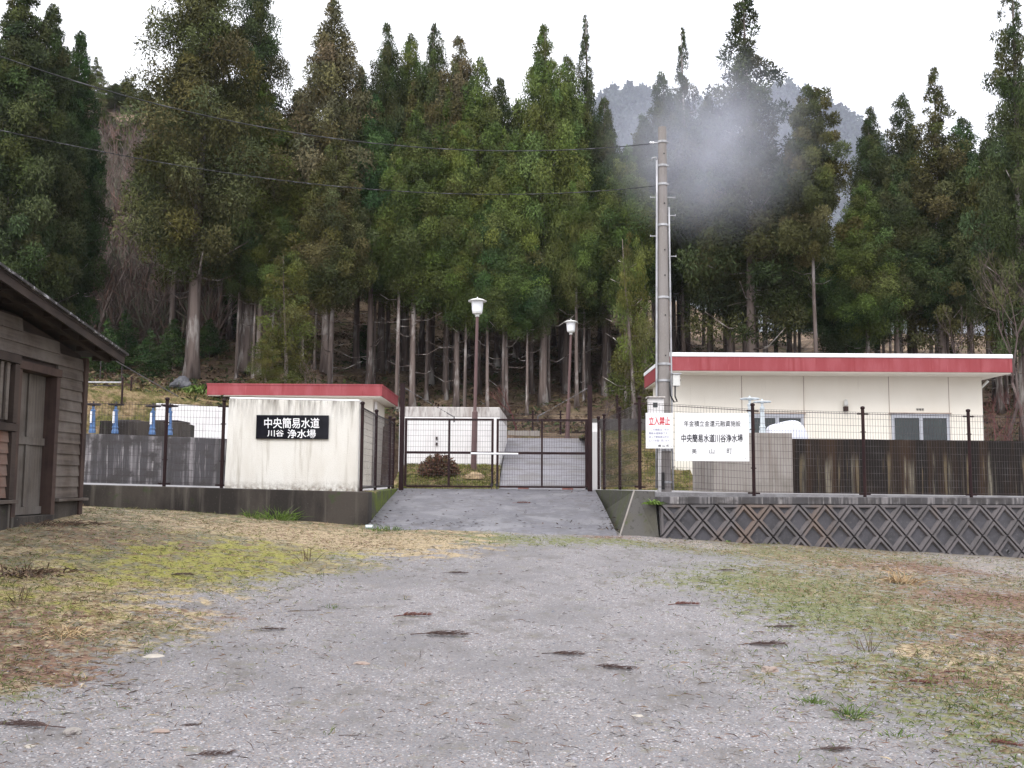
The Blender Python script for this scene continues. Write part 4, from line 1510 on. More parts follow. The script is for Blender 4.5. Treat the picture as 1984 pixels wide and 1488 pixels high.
def grassbank_mat():
    t = NT('rough_grass_bank')
    n2 = t.noise(9, (1, 1, 1), 8, .7)
    n1 = t.noise(1.6, (1, 1, 1), 6)
    c = t.mix(t.remap(n2, .38, .62), (0.045, 0.05, 0.015), (0.14, 0.13, 0.045))
    c = t.mix(t.remap(n1, .44, .58), c, t.mix(t.remap(n2, .4, .6), (0.16, 0.11, 0.06), (0.30, 0.22, 0.13)))
    t.bump(n2, 1.0, .08)
    return t.done(c, .95, 0, .1)


m_hill = hill_mat()
m_bank = grassbank_mat()
xs = np.concatenate([np.arange(-110, -25, 2.2), np.arange(-25, 25, .6), np.arange(25, 111, 2.2)])
ys = np.concatenate([np.arange(24.6, 44, .5), np.arange(44, 130, 1.6)])
gx, gy = np.meshgrid(xs, ys)
gzv = hz(gx, gy)
inside = (gx > -2.9) & (gx < 20) & (gy < 33.2)
gzv = np.where(inside, .7, gzv)
gv = np.stack([gx.ravel(), gy.ravel(), gzv.ravel()], 1)
nx, ny = len(xs), len(ys)
ii = (np.arange(ny - 1)[:, None] * nx + np.arange(nx - 1)[None]).ravel()
gf = np.stack([ii, ii + 1, ii + 1 + nx, ii + nx], 1)
tag(mesh_obj('hillside', npmesh('hillside', gv, gf, 4, m_hill, smooth=True)), 'steep leaf littered slope under the cedars', 'hill', kind='structure')


def bank(name, fz, x0, x1, y0, y1, n=24):
    xs = np.linspace(x0, x1, n * 2)
    ys = np.linspace(y0, y1, n)
    gx, gy = np.meshgrid(xs, ys)
    z = fz(gx, gy) + .035 * np.sin(gx * 5 + gy * 3) * np.sin(gy * 6 - gx * 2)
    gv = np.stack([gx.ravel(), gy.ravel(), z.ravel()], 1)
    nx, ny = len(xs), len(ys)
    ii = (np.arange(ny - 1)[:, None] * nx + np.arange(nx - 1)[None]).ravel()
    gf = np.stack([ii, ii + 1, ii + 1 + nx, ii + nx], 1)
    o = mesh_obj(name, npmesh(name, gv, gf, 4, m_bank, smooth=True))
    o['kind'] = 'structure'


sm = lambda t: np.clip(t, 0, 1) ** 2 * (3 - 2 * np.clip(t, 0, 1))
f_bank_r = lambda x, y: 1.36 + 1.62 * np.clip((y - 24.9) / 3.2, 0, 1)
f_bank_c = lambda x, y: 1.36 + .62 * sm((y - 23.9) / 3.0) + .0 * x
f_bank_l = lambda x, y: hz(x, y) + .05
bank('grass_bank', f_bank_r, 2.19, 4.6, 24.4, 33)
bank('grass_bank', f_bank_c, -2.9, rl0 + .02, 23.7, 27.49)
bank('grass_bank', f_bank_l, -22, -6.3, 25.0, 32.5, 40)
b = MB()

# ------------------------------------------------------------------ trees


def quads(base, d, side, L, W, bend=None):
    """kite shaped leaves: base point, direction, side vector, length, width -> verts (n*4)"""
    tip = base + d * L[:, None]
    mid = base + d * (L * .55)[:, None]
    if bend is not None: tip = tip + bend
    v = np.stack([base, mid + side * (W * .5)[:, None], tip, mid - side * (W * .5)[:, None]], 1)
    return v.reshape(-1, 3)


def unit(v): return v / np.maximum(np.linalg.norm(v, axis=-1, keepdims=True), 1e-9)


def crown_mesh(name, seed, H=18.0, R=2.7, cb=.28, nb=150, leaves=520, shape=.85, clump=.86, gap=0.0, brown=.35, up=.25, leafl=.19, droop=0.0):
    r = np.random.default_rng(seed)
    V_, C_ = [], []
    ga = 2.39996
    for i in range(nb):
        s = (max(0, i + r.uniform(-.4, .4)) / nb) ** .80
        s = min(max(s, 0), 1)
        z = H * (cb + (1 - cb) * s)
        prof = min(1.0, (1 - s) / .62) ** shape * (.70 + .30 * min(1, s / .14)) + .02
        if r.random() < (max(gap, .16) if s > .80 else gap): continue
        az = i * ga + r.uniform(-.5, .5)
        rad = R * prof * (r.uniform(.25, 1.12) ** .6)
        cr = clump * (.20 + .84 * prof) * r.uniform(.7, 1.3)
        dirh = np.array([math.cos(az), math.sin(az), 0])
        zt = z + up * rad * r.uniform(.2, 1.2) - droop * rad
        ctr = dirh * rad + np.array([0, 0, zt])
        sub = 3 if rad > .8 else 2
        bt = r.random()
        tint = np.array([1, 1, 1]) * r.uniform(.60, 1.4)
        tint = tint * np.array([r.uniform(.85, 1.2), 1, r.uniform(.75, 1.1)])
        ba = np.clip((bt - (1 - brown)) / max(brown, .01), 0, 1) ** .8 * r.uniform(.3, .95) if bt > 1 - brown else 0
        for k in range(sub):
            # clumps along the branch, small ones nearer the trunk
            f = 1 - .36 * k
            c = ctr * np.array([f, f, 1]) + np.array([0, 0, -up * rad * .3 * k]) + r.normal(0, .16, 3) * cr
            n = max(22, int(leaves * (cr / clump) ** 1.6 * (1 - .25 * k)))
            d = unit(r.normal(0, 1, (n, 3)) + np.array([0, 0, .38]) + dirh * .35)
            rr_ = cr * (r.random(n) ** .30) * np.array(1.0)
            lump = 1 + .22 * np.sin(d[:, 0] * 6 + bt * 9) * np.sin(d[:, 1] * 6) * np.cos(d[:, 2] * 5)
            base = c + d * (rr_ * lump)[:, None] * np.array([1, 1, .8])
            nrm = unit(d + np.array([0, 0, .25]) + r.normal(0, .38, (n, 3)))
            ld = unit(np.cross(nrm, r.normal(0, 1, (n, 3))) + d * .55 + np.array([0, 0, -.05]))
            sd = unit(np.cross(nrm, ld))
            L = leafl * r.uniform(.6, 1.35, n)
            W = L * r.uniform(.2, .38, n)
            V_.append(quads(base, ld, sd, L, W))
            tv = tint[None] * r.uniform(.72, 1.3, (n, 1))
            col = np.concatenate([np.repeat(tv, 4, 0), np.repeat(np.clip(ba * r.uniform(.5, 1.3, (n, 1)), 0, 1), 4, 0)], 1)
            C_.append(col)
    V_ = np.concatenate(V_)
    C_ = np.concatenate(C_)
    f = np.arange(len(V_)).reshape(-1, 4)
    return npmesh(name, V_, f, 4, m_leaf, C_)


def trunk_mesh(name, seed, H=18.0, r0=.205, lean=.15, limbs=26, lo=.12, hi=.93, R=2.7, dead=5):
    r = random.Random(seed)
    b = MB()
    n = 14
    pts = [Vector((lean * math.sin(i / n * 2.2 + seed) * i / n, lean * math.cos(i / n * 1.9 + seed) * i / n, H * .985 * i / n)) for i in range(n + 1)]
    rad = [r0 * (1 - .93 * (i / n)) + (r0 * .35 if i == 0 else 0) for i in range(n + 1)]
    b.tube(pts, rad, 10)
    at_ = lambda z: pts[min(n, int(z / H * n))]
    for i in range(limbs):
        s = lo + (hi - lo) * (i + r.random()) / limbs
        z = H * s
        az = i * 2.4 + r.uniform(-.5, .5)
        L = R * (1 - s) * r.uniform(.6, .9) + .2
        p = at_(z).copy()
        p.z = z
        d = Vector((math.cos(az), math.sin(az), 0))
        b.tube([p, p + d * L * .5 + Vector((0, 0, -.02 * L)), p + d * L + Vector((0, 0, .22 * L))], [r0 * .17 * (1.1 - s), r0 * .12 * (1.1 - s), .012], 5)
    for i in range(dead):
        z = H * r.uniform(.06, .34)
        az = r.uniform(0, 6.28)
        L = r.uniform(.3, 1.5)
        p = at_(z).copy()
        p.z = z
        d = Vector((math.cos(az), math.sin(az), r.uniform(-.35, .1)))
        b.tube([p, p + d * L * .6, p + d * L + Vector((0, 0, r.uniform(-.1, .25)))], [.018, .012, .005], 4)
    me_ob = b.build(name, m_bark, smooth=True)
    me = me_ob.data
    bpy.data.objects.remove(me_ob)
    return me


CR = {
    'cedar': [crown_mesh('crown', 11 + k, nb=112, cb=.34, brown=.3) for k in range(4)],
    'tall': [crown_mesh('crown', 31 + k, nb=92, cb=.42, brown=.3, shape=.8) for k in range(3)],
    'column': [crown_mesh('crown', 51 + k, nb=190, cb=.06, shape=.7, clump=.70, brown=.25) for k in range(2)],
    'broad': [crown_mesh('crown', 71 + k, nb=170, cb=.25, shape=.5, clump=.85, brown=.34, gap=.26, R=3.6, up=.12, leaves=460) for k in range(2)],
    'open': [crown_mesh('crown', 91 + k, nb=130, cb=.20, shape=1.0, clump=.58, brown=.5, gap=.1, R=3.0, up=-.02, leaves=340, droop=.05) for k in range(2)],
    'sparse': [crown_mesh('crown', 101, nb=64, cb=.50, shape=.42, clump=.52, brown=.4, gap=.15, R=2.2, up=.1)],
    'young': [crown_mesh('crown', 111 + k, H=7, R=1.6, nb=46, cb=.08, shape=.55, clump=.46, brown=.3, leaves=300, gap=.2, leafl=.12) for k in range(2)],
    'sapling': [crown_mesh('crown', 121 + k, H=4, R=.9, nb=44, cb=.05, shape=.9, clump=.34, brown=.1, leaves=110, leafl=.16, up=-.05) for k in range(2)],
}
TR = {
    'cedar': [trunk_mesh('trunk', 11 + k) for k in range(4)],
    'tall': [trunk_mesh('trunk', 31 + k, lo=.3, dead=5) for k in range(3)],
    'column': [trunk_mesh('trunk', 51 + k, lo=.06) for k in range(2)],
    'broad': [trunk_mesh('trunk', 71 + k, r0=.30, R=3.6, lo=.2, limbs=34) for k in range(2)],
    'open': [trunk_mesh('trunk', 91 + k, r0=.24, R=3.0, lo=.15, limbs=34, dead=26) for k in range(2)],
    'sparse': [trunk_mesh('trunk', 101, r0=.15, R=2.2, lo=.4, dead=12, lean=.5)],
    'young': [trunk_mesh('trunk', 111 + k, H=7, r0=.10, R=1.6, limbs=14, dead=4, lean=.3) for k in range(2)],
    'sapling': [trunk_mesh('trunk', 121 + k, H=4, r0=.05, R=.8, limbs=10, dead=0) for k in range(2)],
}
NOM = {'cedar': (18, 2.7), 'tall': (18, 2.7), 'column': (18, 2.7), 'broad': (18, 3.6), 'open': (18, 3.0), 'sparse': (18, 2.2), 'young': (7, 1.6), 'sapling': (4, .9)}
TONE = {'g': (0.076, 0.104, 0.031), 'd': (0.043, 0.078, 0.029), 'b': (0.076, 0.080, 0.032), 'y': (0.070, 0.078, 0.022), 'l': (0.092, 0.118, 0.034), 'k': (0.046, 0.062, 0.026), 'p': (0.100, 0.092, 0.050)}
tr_ = random.Random(5)


def tree(kind, px, pytop, Y, rpx, tone, label, group=None, name='cedar_tree', base=None, trunk=1.0, tw=None):
    x = P(px, 700, Y).x
    zb_ = hz1(x, Y) if base is None else base
    zt_ = P(px, pytop, Y).z
    H = max(1.0, zt_ - zb_)
    i = tr_.randrange(len(CR[kind]))
    h0, r0 = NOM[kind]
    t = thing(name, label, 'tree', (x, Y, zb_ - .1), group, tr_.uniform(0, 6.28))
    c = mesh_obj('crown', CR[kind][i], t)
    k = mesh_obj('trunk', TR[kind][i], t)
    R = rpx * 1.12 * Y / F
    c.scale = (R / r0, R / r0, H / h0)
    ts = (tw if tw else 1.0 * (H / h0)) * trunk
    k.scale = (ts, ts, H / h0)
    j = tr_.uniform(.85, 1.15)
    c.color = (*[v * j for v in TONE[tone]], 1)
    q = tr_.uniform(.95, 1.75)
    k.color = (q, q, q, 1)
    return t


G = 'cedars of the forest edge'
tree('column', 5, -60, 40, 85, 'k', 'dark cedar leaving the frame at the upper left corner', G)
tree('column', 68, 8, 42, 62, 'k', 'tall dark column shaped cedar second from the left edge', G)
tree('column', 126, 60, 44, 50, 'd', 'narrow blue green cedar beside the leafless hillside gap', G)
tree('broad', 372, -90, 41, 122, 'b', 'huge broad brownish cedar with a thick pale trunk left of the red roofed small building', G, trunk=1.0)
tree('broad', 478, -50, 44, 76, 'k', 'towering dark cedar reaching past the top of the photo with sky showing through', G)
tree('cedar', 330, 110, 47, 56, 'k', 'dark cedar behind the left side of the huge broad cedar', G)
tree('cedar', 500, 160, 43, 70, 'l', 'bright green cedar right of the huge broad cedar', G)
tree('cedar', 563, 175, 45, 60, 'g', 'green cedar between the bright green one and the brown one', G)
tree('cedar', 630, -5, 44, 76, 'p', 'brown tinted pointed cedar whose tip just touches the top of the photo', G)
tree('cedar', 690, 130, 47, 50, 'd', 'deep green cedar right of the brown tinted one', G)
tree('tall', 738, 46, 47, 46, 'k', 'dark cedar with two small tips against the white sky', G)
tree('tall', 785, 64, 48, 48, 'g', 'greyish green cedar behind the centre left of the grove', G)
tree('tall', 834, 46, 47, 46, 'k', 'slim cedar with a narrow spire near the middle of the grove', G)
tree('tall', 882, 72, 46, 58, 'p', 'pale brown cedar with a ragged rounded top', G)
tree('cedar', 925, 112, 45, 55, 'g', 'green cedar above the taller lamp post', G)
tree('tall', 963, 150, 48, 50, 'k', 'dark cedar sloping down to the sky notch in the grove', G)
tree('tall', 1000, 195, 50, 42, 'k', 'low dark cedar filling the sky notch between the grove and the next pair', G)
tree('cedar', 715, 185, 44, 62, 'd', 'rich green cedar in the front of the grove above the gate post', G)
tree('cedar', 800, 215, 43, 66, 'g', 'full green cedar in the front row above the left gate leaf', G)
tree('cedar', 885, 235, 43, 60, 'l', 'light green cedar in the front row left of the taller lamp', G)
tree('cedar', 1052, 48, 44, 60, 'g', 'tall green cedar with an open spire above the right gate leaf', G)
tree('cedar', 1097, 105, 46, 58, 'g', 'rounded green cedar between the open spire and the thin spire', G)
tree('open', 1135, 28, 47, 48, 'k', 'cedar with a thin ragged spire above the shorter lamp', G)
tree('tall', 1172, 190, 46, 46, 'k', 'dark cedar on the right shoulder of the grove by the blue hill', G)
tree('cedar', 980, 260, 43, 58, 'g', 'mid green front cedar right of the taller lamp', G)
tree('cedar', 640, 265, 41, 60, 'b', 'brown green front cedar above the right half of the cream name wall', G)
tree('tall', 1215, 285, 43, 60, 'g', 'green cedar directly left of the utility pole', G)
tree('tall', 1250, 225, 46, 58, 'k', 'dark cedar partly behind the top of the utility pole', G)
tree('cedar', 1287, 140, 48, 56, 'k', 'misty cedar with a blunt top right of the blue hill', G)
tree('open', 1330, 52, 52, 50, 'k', 'far slender cedar standing alone above the mist', G)
tree('cedar', 1375, 190, 47, 70, 'k', 'cedar almost hidden in the drifting white mist', G)
tree('open', 1455, -40, 43, 120, 'k', 'very tall spreading dark cedar with ragged side branches right of the mist', G, trunk=.95)
tree('cedar', 1415, 230, 45, 66, 'b', 'brownish lower cedar under the mist', G)
tree('cedar', 1530, 300, 48, 54, 'k', 'dark cedar between the very tall cedar and the thin bare trunked one', G)
tree('sparse', 1586, 166, 40, 58, 'b', 'thin cedar with a long bare pale trunk and small high crown', G, trunk=.9)
tree('cedar', 1640, 440, 46, 56, 'd', 'low green cedar right of the bare trunked one', G)
tree('cedar', 1700, 208, 50, 48, 'k', 'grey green pointed cedar above the right end of the mist gap', G)
tree('cedar', 1682, 345, 45, 58, 'g', 'green cedar in front of the grey green pointed one', G)
tree('cedar', 1765, 182, 51, 56, 'k', 'dark twin topped cedar behind the right of the large building', G)
tree('open', 1828, 130, 46, 92, 'b', 'big brown green cedar with a pointed top over the right end of the roof', G)
tree('cedar', 1880, 225, 49, 66, 'd', 'deep green cedar behind the bare tree at right', G)
tree('open', 1985, -70, 37, 80, 'k', 'dark cedar cut off by the right edge of the photo', G)
tree('cedar', 1935, 260, 46, 62, 'k', 'shady cedar between the bare tree and the right edge', G)
tree('young', 556, 480, 37.5, 56, 'y', 'low yellow green cedar with foliage down to the small red roof', None, name='young_cedar')
tree('young', 1228, 450, 33.4, 46, 'y', 'thin young yellow green cedar left of the utility pole foot', None, name='young_cedar')
tree('young', 516, 640, 36, 30, 'y', 'small yellow cedar shoot low beside the small red roof', None, name='young_cedar')

# deeper rows: nothing in the photo tells these apart
G2 = 'cedars in the deep rows of the forest'
env = [(200, 330), (300, 190), (420, 120), (560, 170), (700, 150), (850, 120), (950, 180), (1010, 230), (1060, 170), (1150, 180), (1200, 290), (1300, 230), (1480, 260), (1560, 400), (1650, 420), (1760, 280), (1900, 300), (2060, 300)]
for Y, stp in ((47, 58), (51, 60), (56, 66), (63, 74), (71, 90)):
    for px in np.arange(285, 2060, stp):
        px = px + tr_.uniform(-24, 24)
        if 1555 < px < 1665 and Y > 50: continue
        if px < 300 + (Y - 50) * 2: continue
        if 635 < px < 705 and Y > 45: continue
        pt = np.interp(px, *zip(*env)) + tr_.uniform(20, 120) + (Y - 50) * 2.0
        tree(tr_.choice(['tall', 'tall', 'cedar']) if Y > 51 else 'tall', px, pt, Y + tr_.uniform(-2, 2), tr_.uniform(46, 62), tr_.choice('gdkkb'),
             'cedar among the dense look alike trunks deep in the forest', G2)
for px in (-150, -80, -20, 40, 95):
    tree('column', px, tr_.uniform(60, 140), 49, 60, 'k', 'cedar among the dense look alike trunks deep in the forest', G2)
for px in (2010, 2080, 2150, 2230):
    tree('cedar', px, tr_.uniform(60, 240), 44, 70, 'k', 'cedar among the dense look alike trunks deep in the forest', G2)

G5 = 'slim trunked cedars behind the gate'
for px in np.arange(448, 1185, 41):
    px = px + tr_.uniform(-15, 15)
    if 640 < px < 705: continue
    tree('tall', px, np.interp(px, *zip(*env)) + tr_.uniform(130, 240), 43.6 + tr_.uniform(-1.2, 1.5), tr_.uniform(40, 52), tr_.choice('glgdk'),
         'cedar with a slim straight trunk in the crowded rows behind the gate', G5, trunk=.8)

# saplings on the leafy slope
G3 = 'dark saplings on the brown slope'
for px, pt, Y, lab in [(205, 590, 40, 'bushy dark sapling on the brown slope just above the shed eave tip'), (240, 575, 44, 'dark sapling on the slope right of the first one above the eave'), (290, 610, 41, 'dark sapling left of the huge broad cedar trunk'),
                       (335, 590, 43, 'dark sapling touching the left side of the thick pale trunk'), (405, 590, 45, 'dark sapling between the two thick trunks'), (175, 620, 42, 'dark sapling partly hidden by the shed roof'),
                       (705, 600, 48, 'small dark sapling on the sunlit brown knoll'), (455, 480, 50, 'taller dark sapling behind the second thick trunk')]:
    x = P(px, 700, Y).x
    tree('sapling', px, pt + 25, Y, 26, 'd', lab, G3, name='sapling')

# far pines over the leafless gap
G4 = 'far pines above the leafless gap'
for px, pt, Y, rp, lab in [(158, 108, 100, 26, 'far thin pine on the skyline right of the narrow cedar'), (200, 160, 104, 34, 'far pine left of the small pointed one on the hill gap'), (222, 150, 108, 26, 'far pointed pine in the middle of the hill gap'),
                           (258, 172, 102, 30, 'far pine against the edge of the huge broad cedar'), (180, 210, 92, 34, 'pale far pine below the skyline in the hill gap'), (245, 225, 90, 34, 'pale far pine low in the hill gap next to the broad cedar'), (210, 260, 86, 30, 'lowest pale pine in the hill gap')]:
    t_ = tree('open', px, pt, Y, rp, 'l', lab, G4, name='pine_tree')


# ------------------------------------------------------------------ leafless things
def bare_mesh(name, seed, mat, H=6, r0=.10, depth=5, spread=.6, upw=.35, nsub=(2, 3)):
    r = random.Random(seed)
    b = MB()

    def grow(p, d, L, rad, k):
        q = p
        pts = [p]
        for i in range(3):
            d = (d + Vector((r.uniform(-.18, .18), r.uniform(-.18, .18), r.uniform(-.05, .15)))).normalized()
            q = q + d * L / 3
            pts.append(q)
        b.tube(pts, [rad, rad * .88, rad * .76, rad * .64], 6 if k > 2 else 4, k == depth)
        if k == 0: return
        for j in range(r.randint(*nsub)):
            nd = (d + Vector((r.uniform(-1, 1), r.uniform(-1, 1), r.uniform(-.3, .8) * upw * 2)) * spread).normalized()
            grow(pts[r.choice((2, 3, 3))], nd, L * r.uniform(.62, .85), rad * .58, k - 1)
    grow(Vector((0, 0, 0)), Vector((r.uniform(-.1, .1), 0, 1)).normalized(), H * .32, r0, depth)
    o = b.build(name, mat, smooth=True, fix=False)
    me = o.data
    bpy.data.objects.remove(o)
    return me


def bare(px, Y, hpx, seed, mat, label, name='bare_tree', base=None, group=None, r0=.09, depth=5, rz=0, spread=.6, py=None, nsub=(2, 3)):
    x = P(px, 700, Y).x
    z = hz1(x, Y) if base is None else base
    H = hpx * Y / F
    o = mesh_obj(name, bare_mesh(name, seed, mat, H, r0, depth, spread), loc=(x, Y, z - .05))
    o.rotation_euler = (0, 0, rz)
    tag(o, label, 'tree' if name == 'bare_tree' else 'shrub', group)


bare(1945, 38, 370, 4, m_barepink, 'leafless tree with thin spreading limbs beyond the right end of the building', r0=.075, depth=6, rz=2.6, nsub=(2, 3))
bare(1978, 36.5, 420, 9, m_barepink, 'leafless tree cut by the right edge of the photo', r0=.075, depth=6)
bare(1868, 41, 300, 12, m_barepink, 'thin leafless tree above the roof corner of the large building', r0=.08, depth=5)
GR = 'red stemmed shrubs beside the large building'
bare(1945, 32, 210, 21, m_redtwig, 'reddish leafless shrub just past the red roof corner', 'bare_shrub', group=GR, r0=.04, spread=.7)
bare(1985, 31.5, 190, 22, m_redtwig, 'reddish leafless shrub at the right edge of the photo', 'bare_shrub', group=GR, r0=.04, spread=.7)
bare(1915, 33.5, 150, 23, m_redtwig, 'low reddish leafless shrub behind the roof corner', 'bare_shrub', group=GR, r0=.035, spread=.7)
bare(1003, 35.5, 120, 31, m_redtwig, 'small reddish leafless tree by the head of the inner ramp', 'bare_tree', r0=.04, depth=4)
bare(598, 36, 90, 33, m_barepink, 'bare twig bush behind the small red roof', 'bare_shrub', r0=.03, depth=4, spread=.8)
bare(1170, 33.6, 150, 35, m_barepink, 'thin bare sapling right of the shorter lamp', 'bare_tree', r0=.03, depth=4)
bare(175, 60, 150, 41, m_palelimb, 'pale leaning dead tree in the leafless gap', 'bare_tree', r0=.10, depth=4)

# leafless brush on the far left slope: stuff
r = np.random.default_rng(21)
n = 13000
yy = r.uniform(47, 92, n)
pxx = np.where(r.random(n) < .7, r.uniform(60, 420, n), r.uniform(-700, 60, n))
xx = (pxx - 992) / F * yy
zz = hz(xx, yy)
hgt = r.uniform(.8, 3.2, n)
base = np.stack([xx, yy, zz], 1)
d = unit(np.stack([r.normal(0, .25, n), r.normal(0, .25, n), np.ones(n)], 1))
VV, CC = [], []
bcol = np.array([[.125, .092, .078], [.165, .13, .115], [.095, .07, .06], [.14, .088, .072], [.10, .10, .07]])
cc = bcol[r.integers(0, 5, n)]
VV.append(quads(base, d, unit(np.cross(d, r.normal(0, 1, (n, 3)))), hgt, .05 + .015 * hgt)); CC.append(np.repeat(cc, 4, 0))
for k in range(5):
    b2 = base + d * (hgt * r.uniform(.25, .8, n))[:, None]
    d2 = unit(d + r.normal(0, .55, (n, 3)))
    VV.append(quads(b2, d2, unit(np.cross(d2, r.normal(0, 1, (n, 3)))), hgt * r.uniform(.25, .5, n), .03 + .010 * hgt)); CC.append(np.repeat(cc * r.uniform(.8, 1.25, (n, 1)), 4, 0))
VV = np.concatenate(VV); CC = np.concatenate(CC)
tag(mesh_obj('leafless_brush', npmesh('leafless_brush', VV, np.arange(len(VV)).reshape(-1, 4), 4, m_blade, CC)), 'pinkish brown leafless brush covering the far left slope', 'brush', kind='stuff')

# undergrowth and fallen branches on the forest floor: stuff
n = 14000
yy = r.uniform(29.5, 66, n)
xx = r.uniform(-.55, .55, n) * yy
ok = ~((xx > -6.5) & (xx < 18) & (yy < 34.5))
ok &= ~((xx > -2.6) & (xx < 2.7) & (yy < 36.5))
xx, yy = xx[ok], yy[ok]
n = len(xx)
zz = hz(xx, yy)
VV, CC = [], []
pal = np.array([[.05, .065, .025], [.035, .05, .022], [.12, .085, .05], [.16, .12, .075], [.09, .06, .045], [.075, .085, .03]])
ci = pal[r.choice(6, n, p=[.12, .14, .27, .17, .22, .08])]
for k in range(7):
    bs = np.stack([xx + r.normal(0, .12, n), yy + r.normal(0, .12, n), zz - .03], 1)
    d = unit(np.stack([r.normal(0, .8, n), r.normal(0, .8, n), np.ones(n) * .8], 1))
    L = r.uniform(.12, .42, n)
    VV.append(quads(bs, d, unit(np.cross(d, r.normal(0, 1, (n, 3)))), L, L * r.uniform(.10, .3, n), np.stack([d[:, 0] * .1, d[:, 1] * .1, -L * .35], 1)))
    CC.append(np.repeat(ci * r.uniform(.7, 1.35, (n, 1)), 4, 0))
VV = np.concatenate(VV); CC = np.concatenate(CC)
tag(mesh_obj('undergrowth', npmesh('undergrowth', VV, np.arange(len(VV)).reshape(-1, 4), 4, m_blade, CC)), 'ferns and dead fronds scattered on the forest floor', 'undergrowth', kind='stuff')

# ------------------------------------------------------------------ far mountain
def ridge(px): return np.interp(px, [700, 1000, 1090, 1150, 1185, 1215, 1245, 1275, 1330, 1420, 1500, 1540, 1575, 1605, 1640, 1670, 1700, 1750, 1820, 2000, 2400], [330, 300, 260, 190, 162, 158, 160, 178, 186, 178, 160, 150, 160, 178, 196, 218, 240, 290, 340, 380, 420])


MY = 300.0
m_mtn = M('distant_wooded_slope', (0.05, 0.06, 0.045), [(.06, (1, 1, 1), (0.085, 0.075, 0.06), .45, .65)], .95)
cols = np.arange(500, 2500, 12.0)
V_ = []
rows_ = 26
for j in range(rows_):
    s = j / (rows_ - 1)
    Y = 170 + (MY - 170) * s * 1.0
    for px in cols:
        top = P(px, float(ridge(px)), MY)
        x = (px - 992) / F * (Y * .35 + MY * .65)
        z = 8 + (top.z - 5 - 8) * (s ** 1.15) + 3.5 * math.sin(px * .021 + s * 5) * math.sin(s * 9 + px * .006) * min(1, s * 2) * (1 - s)
        V_.append((x, Y, z))
for px in cols:
    top = P(px, float(ridge(px)), MY)
    V_.append(((px - 992) / F * (MY + 30), MY + 60, 0))
V_ = np.array(V_)
nx = len(cols)
ii = (np.arange(rows_)[:, None] * nx + np.arange(nx - 1)[None]).ravel()
gf = np.stack([ii, ii + 1, ii + 1 + nx, ii + nx], 1)
tag(mesh_obj('mountain', npmesh('mountain', V_, gf, 4, m_mtn, smooth=True)), 'far wooded mountain fading blue in the damp air', 'mountain', kind='structure')
# its tree cover
n = 2600
px_ = r.uniform(1080, 1800, n)
s = r.uniform(.25, 1, n) ** .6
VV, CC = [], []
for i in range(n):
    Y = 170 + (MY - 170) * s[i]
    tz = P(px_[i], float(ridge(px_[i])), MY).z
    x = (px_[i] - 992) / F * (Y * .35 + MY * .65)
    z = 8 + (tz - 5 - 8) * s[i] ** 1.15
    k = 70
    hh, rr_ = r.uniform(3, 6), r.uniform(1.5, 2.6)
    t_ = r.random(k)
    a_ = r.uniform(0, 6.28, k)
    q = rr_ * (1 - t_) ** .7 * r.uniform(.3, 1, k)
    bs = np.stack([x + q * np.cos(a_), Y + q * np.sin(a_), z + t_ * hh], 1)
    d = unit(r.normal(0, 1, (k, 3)) + np.array([0, 0, .3]))
    VV.append(quads(bs, d, unit(np.cross(d, r.normal(0, 1, (k, 3)))), r.uniform(.9, 1.8, k), r.uniform(.5, 1.1, k)))
    CC.append(np.repeat((np.array([.045, .058, .042]) * r.uniform(.6, 1.4))[None] * r.uniform(.7, 1.3, (k, 1)), 4, 0))
VV = np.concatenate(VV); CC = np.concatenate(CC)
tag(mesh_obj('distant_woods', npmesh('distant_woods', VV, np.arange(len(VV)).reshape(-1, 4), 4, m_blade, CC)), 'woods covering the far blue mountain', 'woods', kind='stuff')

# ------------------------------------------------------------------ ground scatter
r = np.random.default_rng(77)


def scatter(n, y0=4.3, y1=18.0, k=1.0):
    """points on the yard, thinning with distance"""
    u = r.random(n)
    y = y0 * (y1 / y0) ** (u ** k)
    x = r.uniform(-.56, .56, n) * y
    ok = ~((x < -6.3) & (y < 15.2)) & ~((x < -2.45) & (y > 17.8)) & ~((x > -2.55) & (x < 1.85) & (y > 17.4))
    ok &= ~((x > 1.8) & (y > 17.35 + .2 * np.clip(x - 2.5, 0, 99)))
    return x[ok], y[ok]


def blades(name, x, y, hmin, hmax, w, pal, lean, label, kindname, per=1):
    n = len(x)
    z = gz(x, y)
    V_, C_ = [], []
    for k in range(per):
        bs = np.stack([x + r.normal(0, .02, n) * (per > 1), y + r.normal(0, .02, n) * (per > 1), z - .004], 1)
        d = unit(np.stack([r.normal(0, lean, n), r.normal(0, lean, n), np.ones(n)], 1))
        L = r.uniform(hmin, hmax, n)
        sd = unit(np.cross(d, r.normal(0, 1, (n, 3))))
        V_.append(quads(bs, d, sd, L, np.full(n, w) * r.uniform(.6, 1.4, n), np.stack([d[:, 0] * L * .4, d[:, 1] * L * .4, -L * .12], 1)))
        c = pal[r.integers(0, len(pal), n)] * r.uniform(.7, 1.3, (n, 1))
        C_.append(np.repeat(c, 4, 0))
    V_ = np.concatenate(V_); C_ = np.concatenate(C_)
    tag(mesh_obj(name, npmesh(name, V_, np.arange(len(V_)).reshape(-1, 4), 4, m_blade, C_)), label, kindname, kind='stuff')


def patchy(x, y, f=1.7, s=0):
    return .5 + .5 * np.sin(x * f + 1.3 * np.sin(y * f * .7 + s)) * np.sin(y * f * 1.2 + 1.1 * np.sin(x * f * .9 - s))


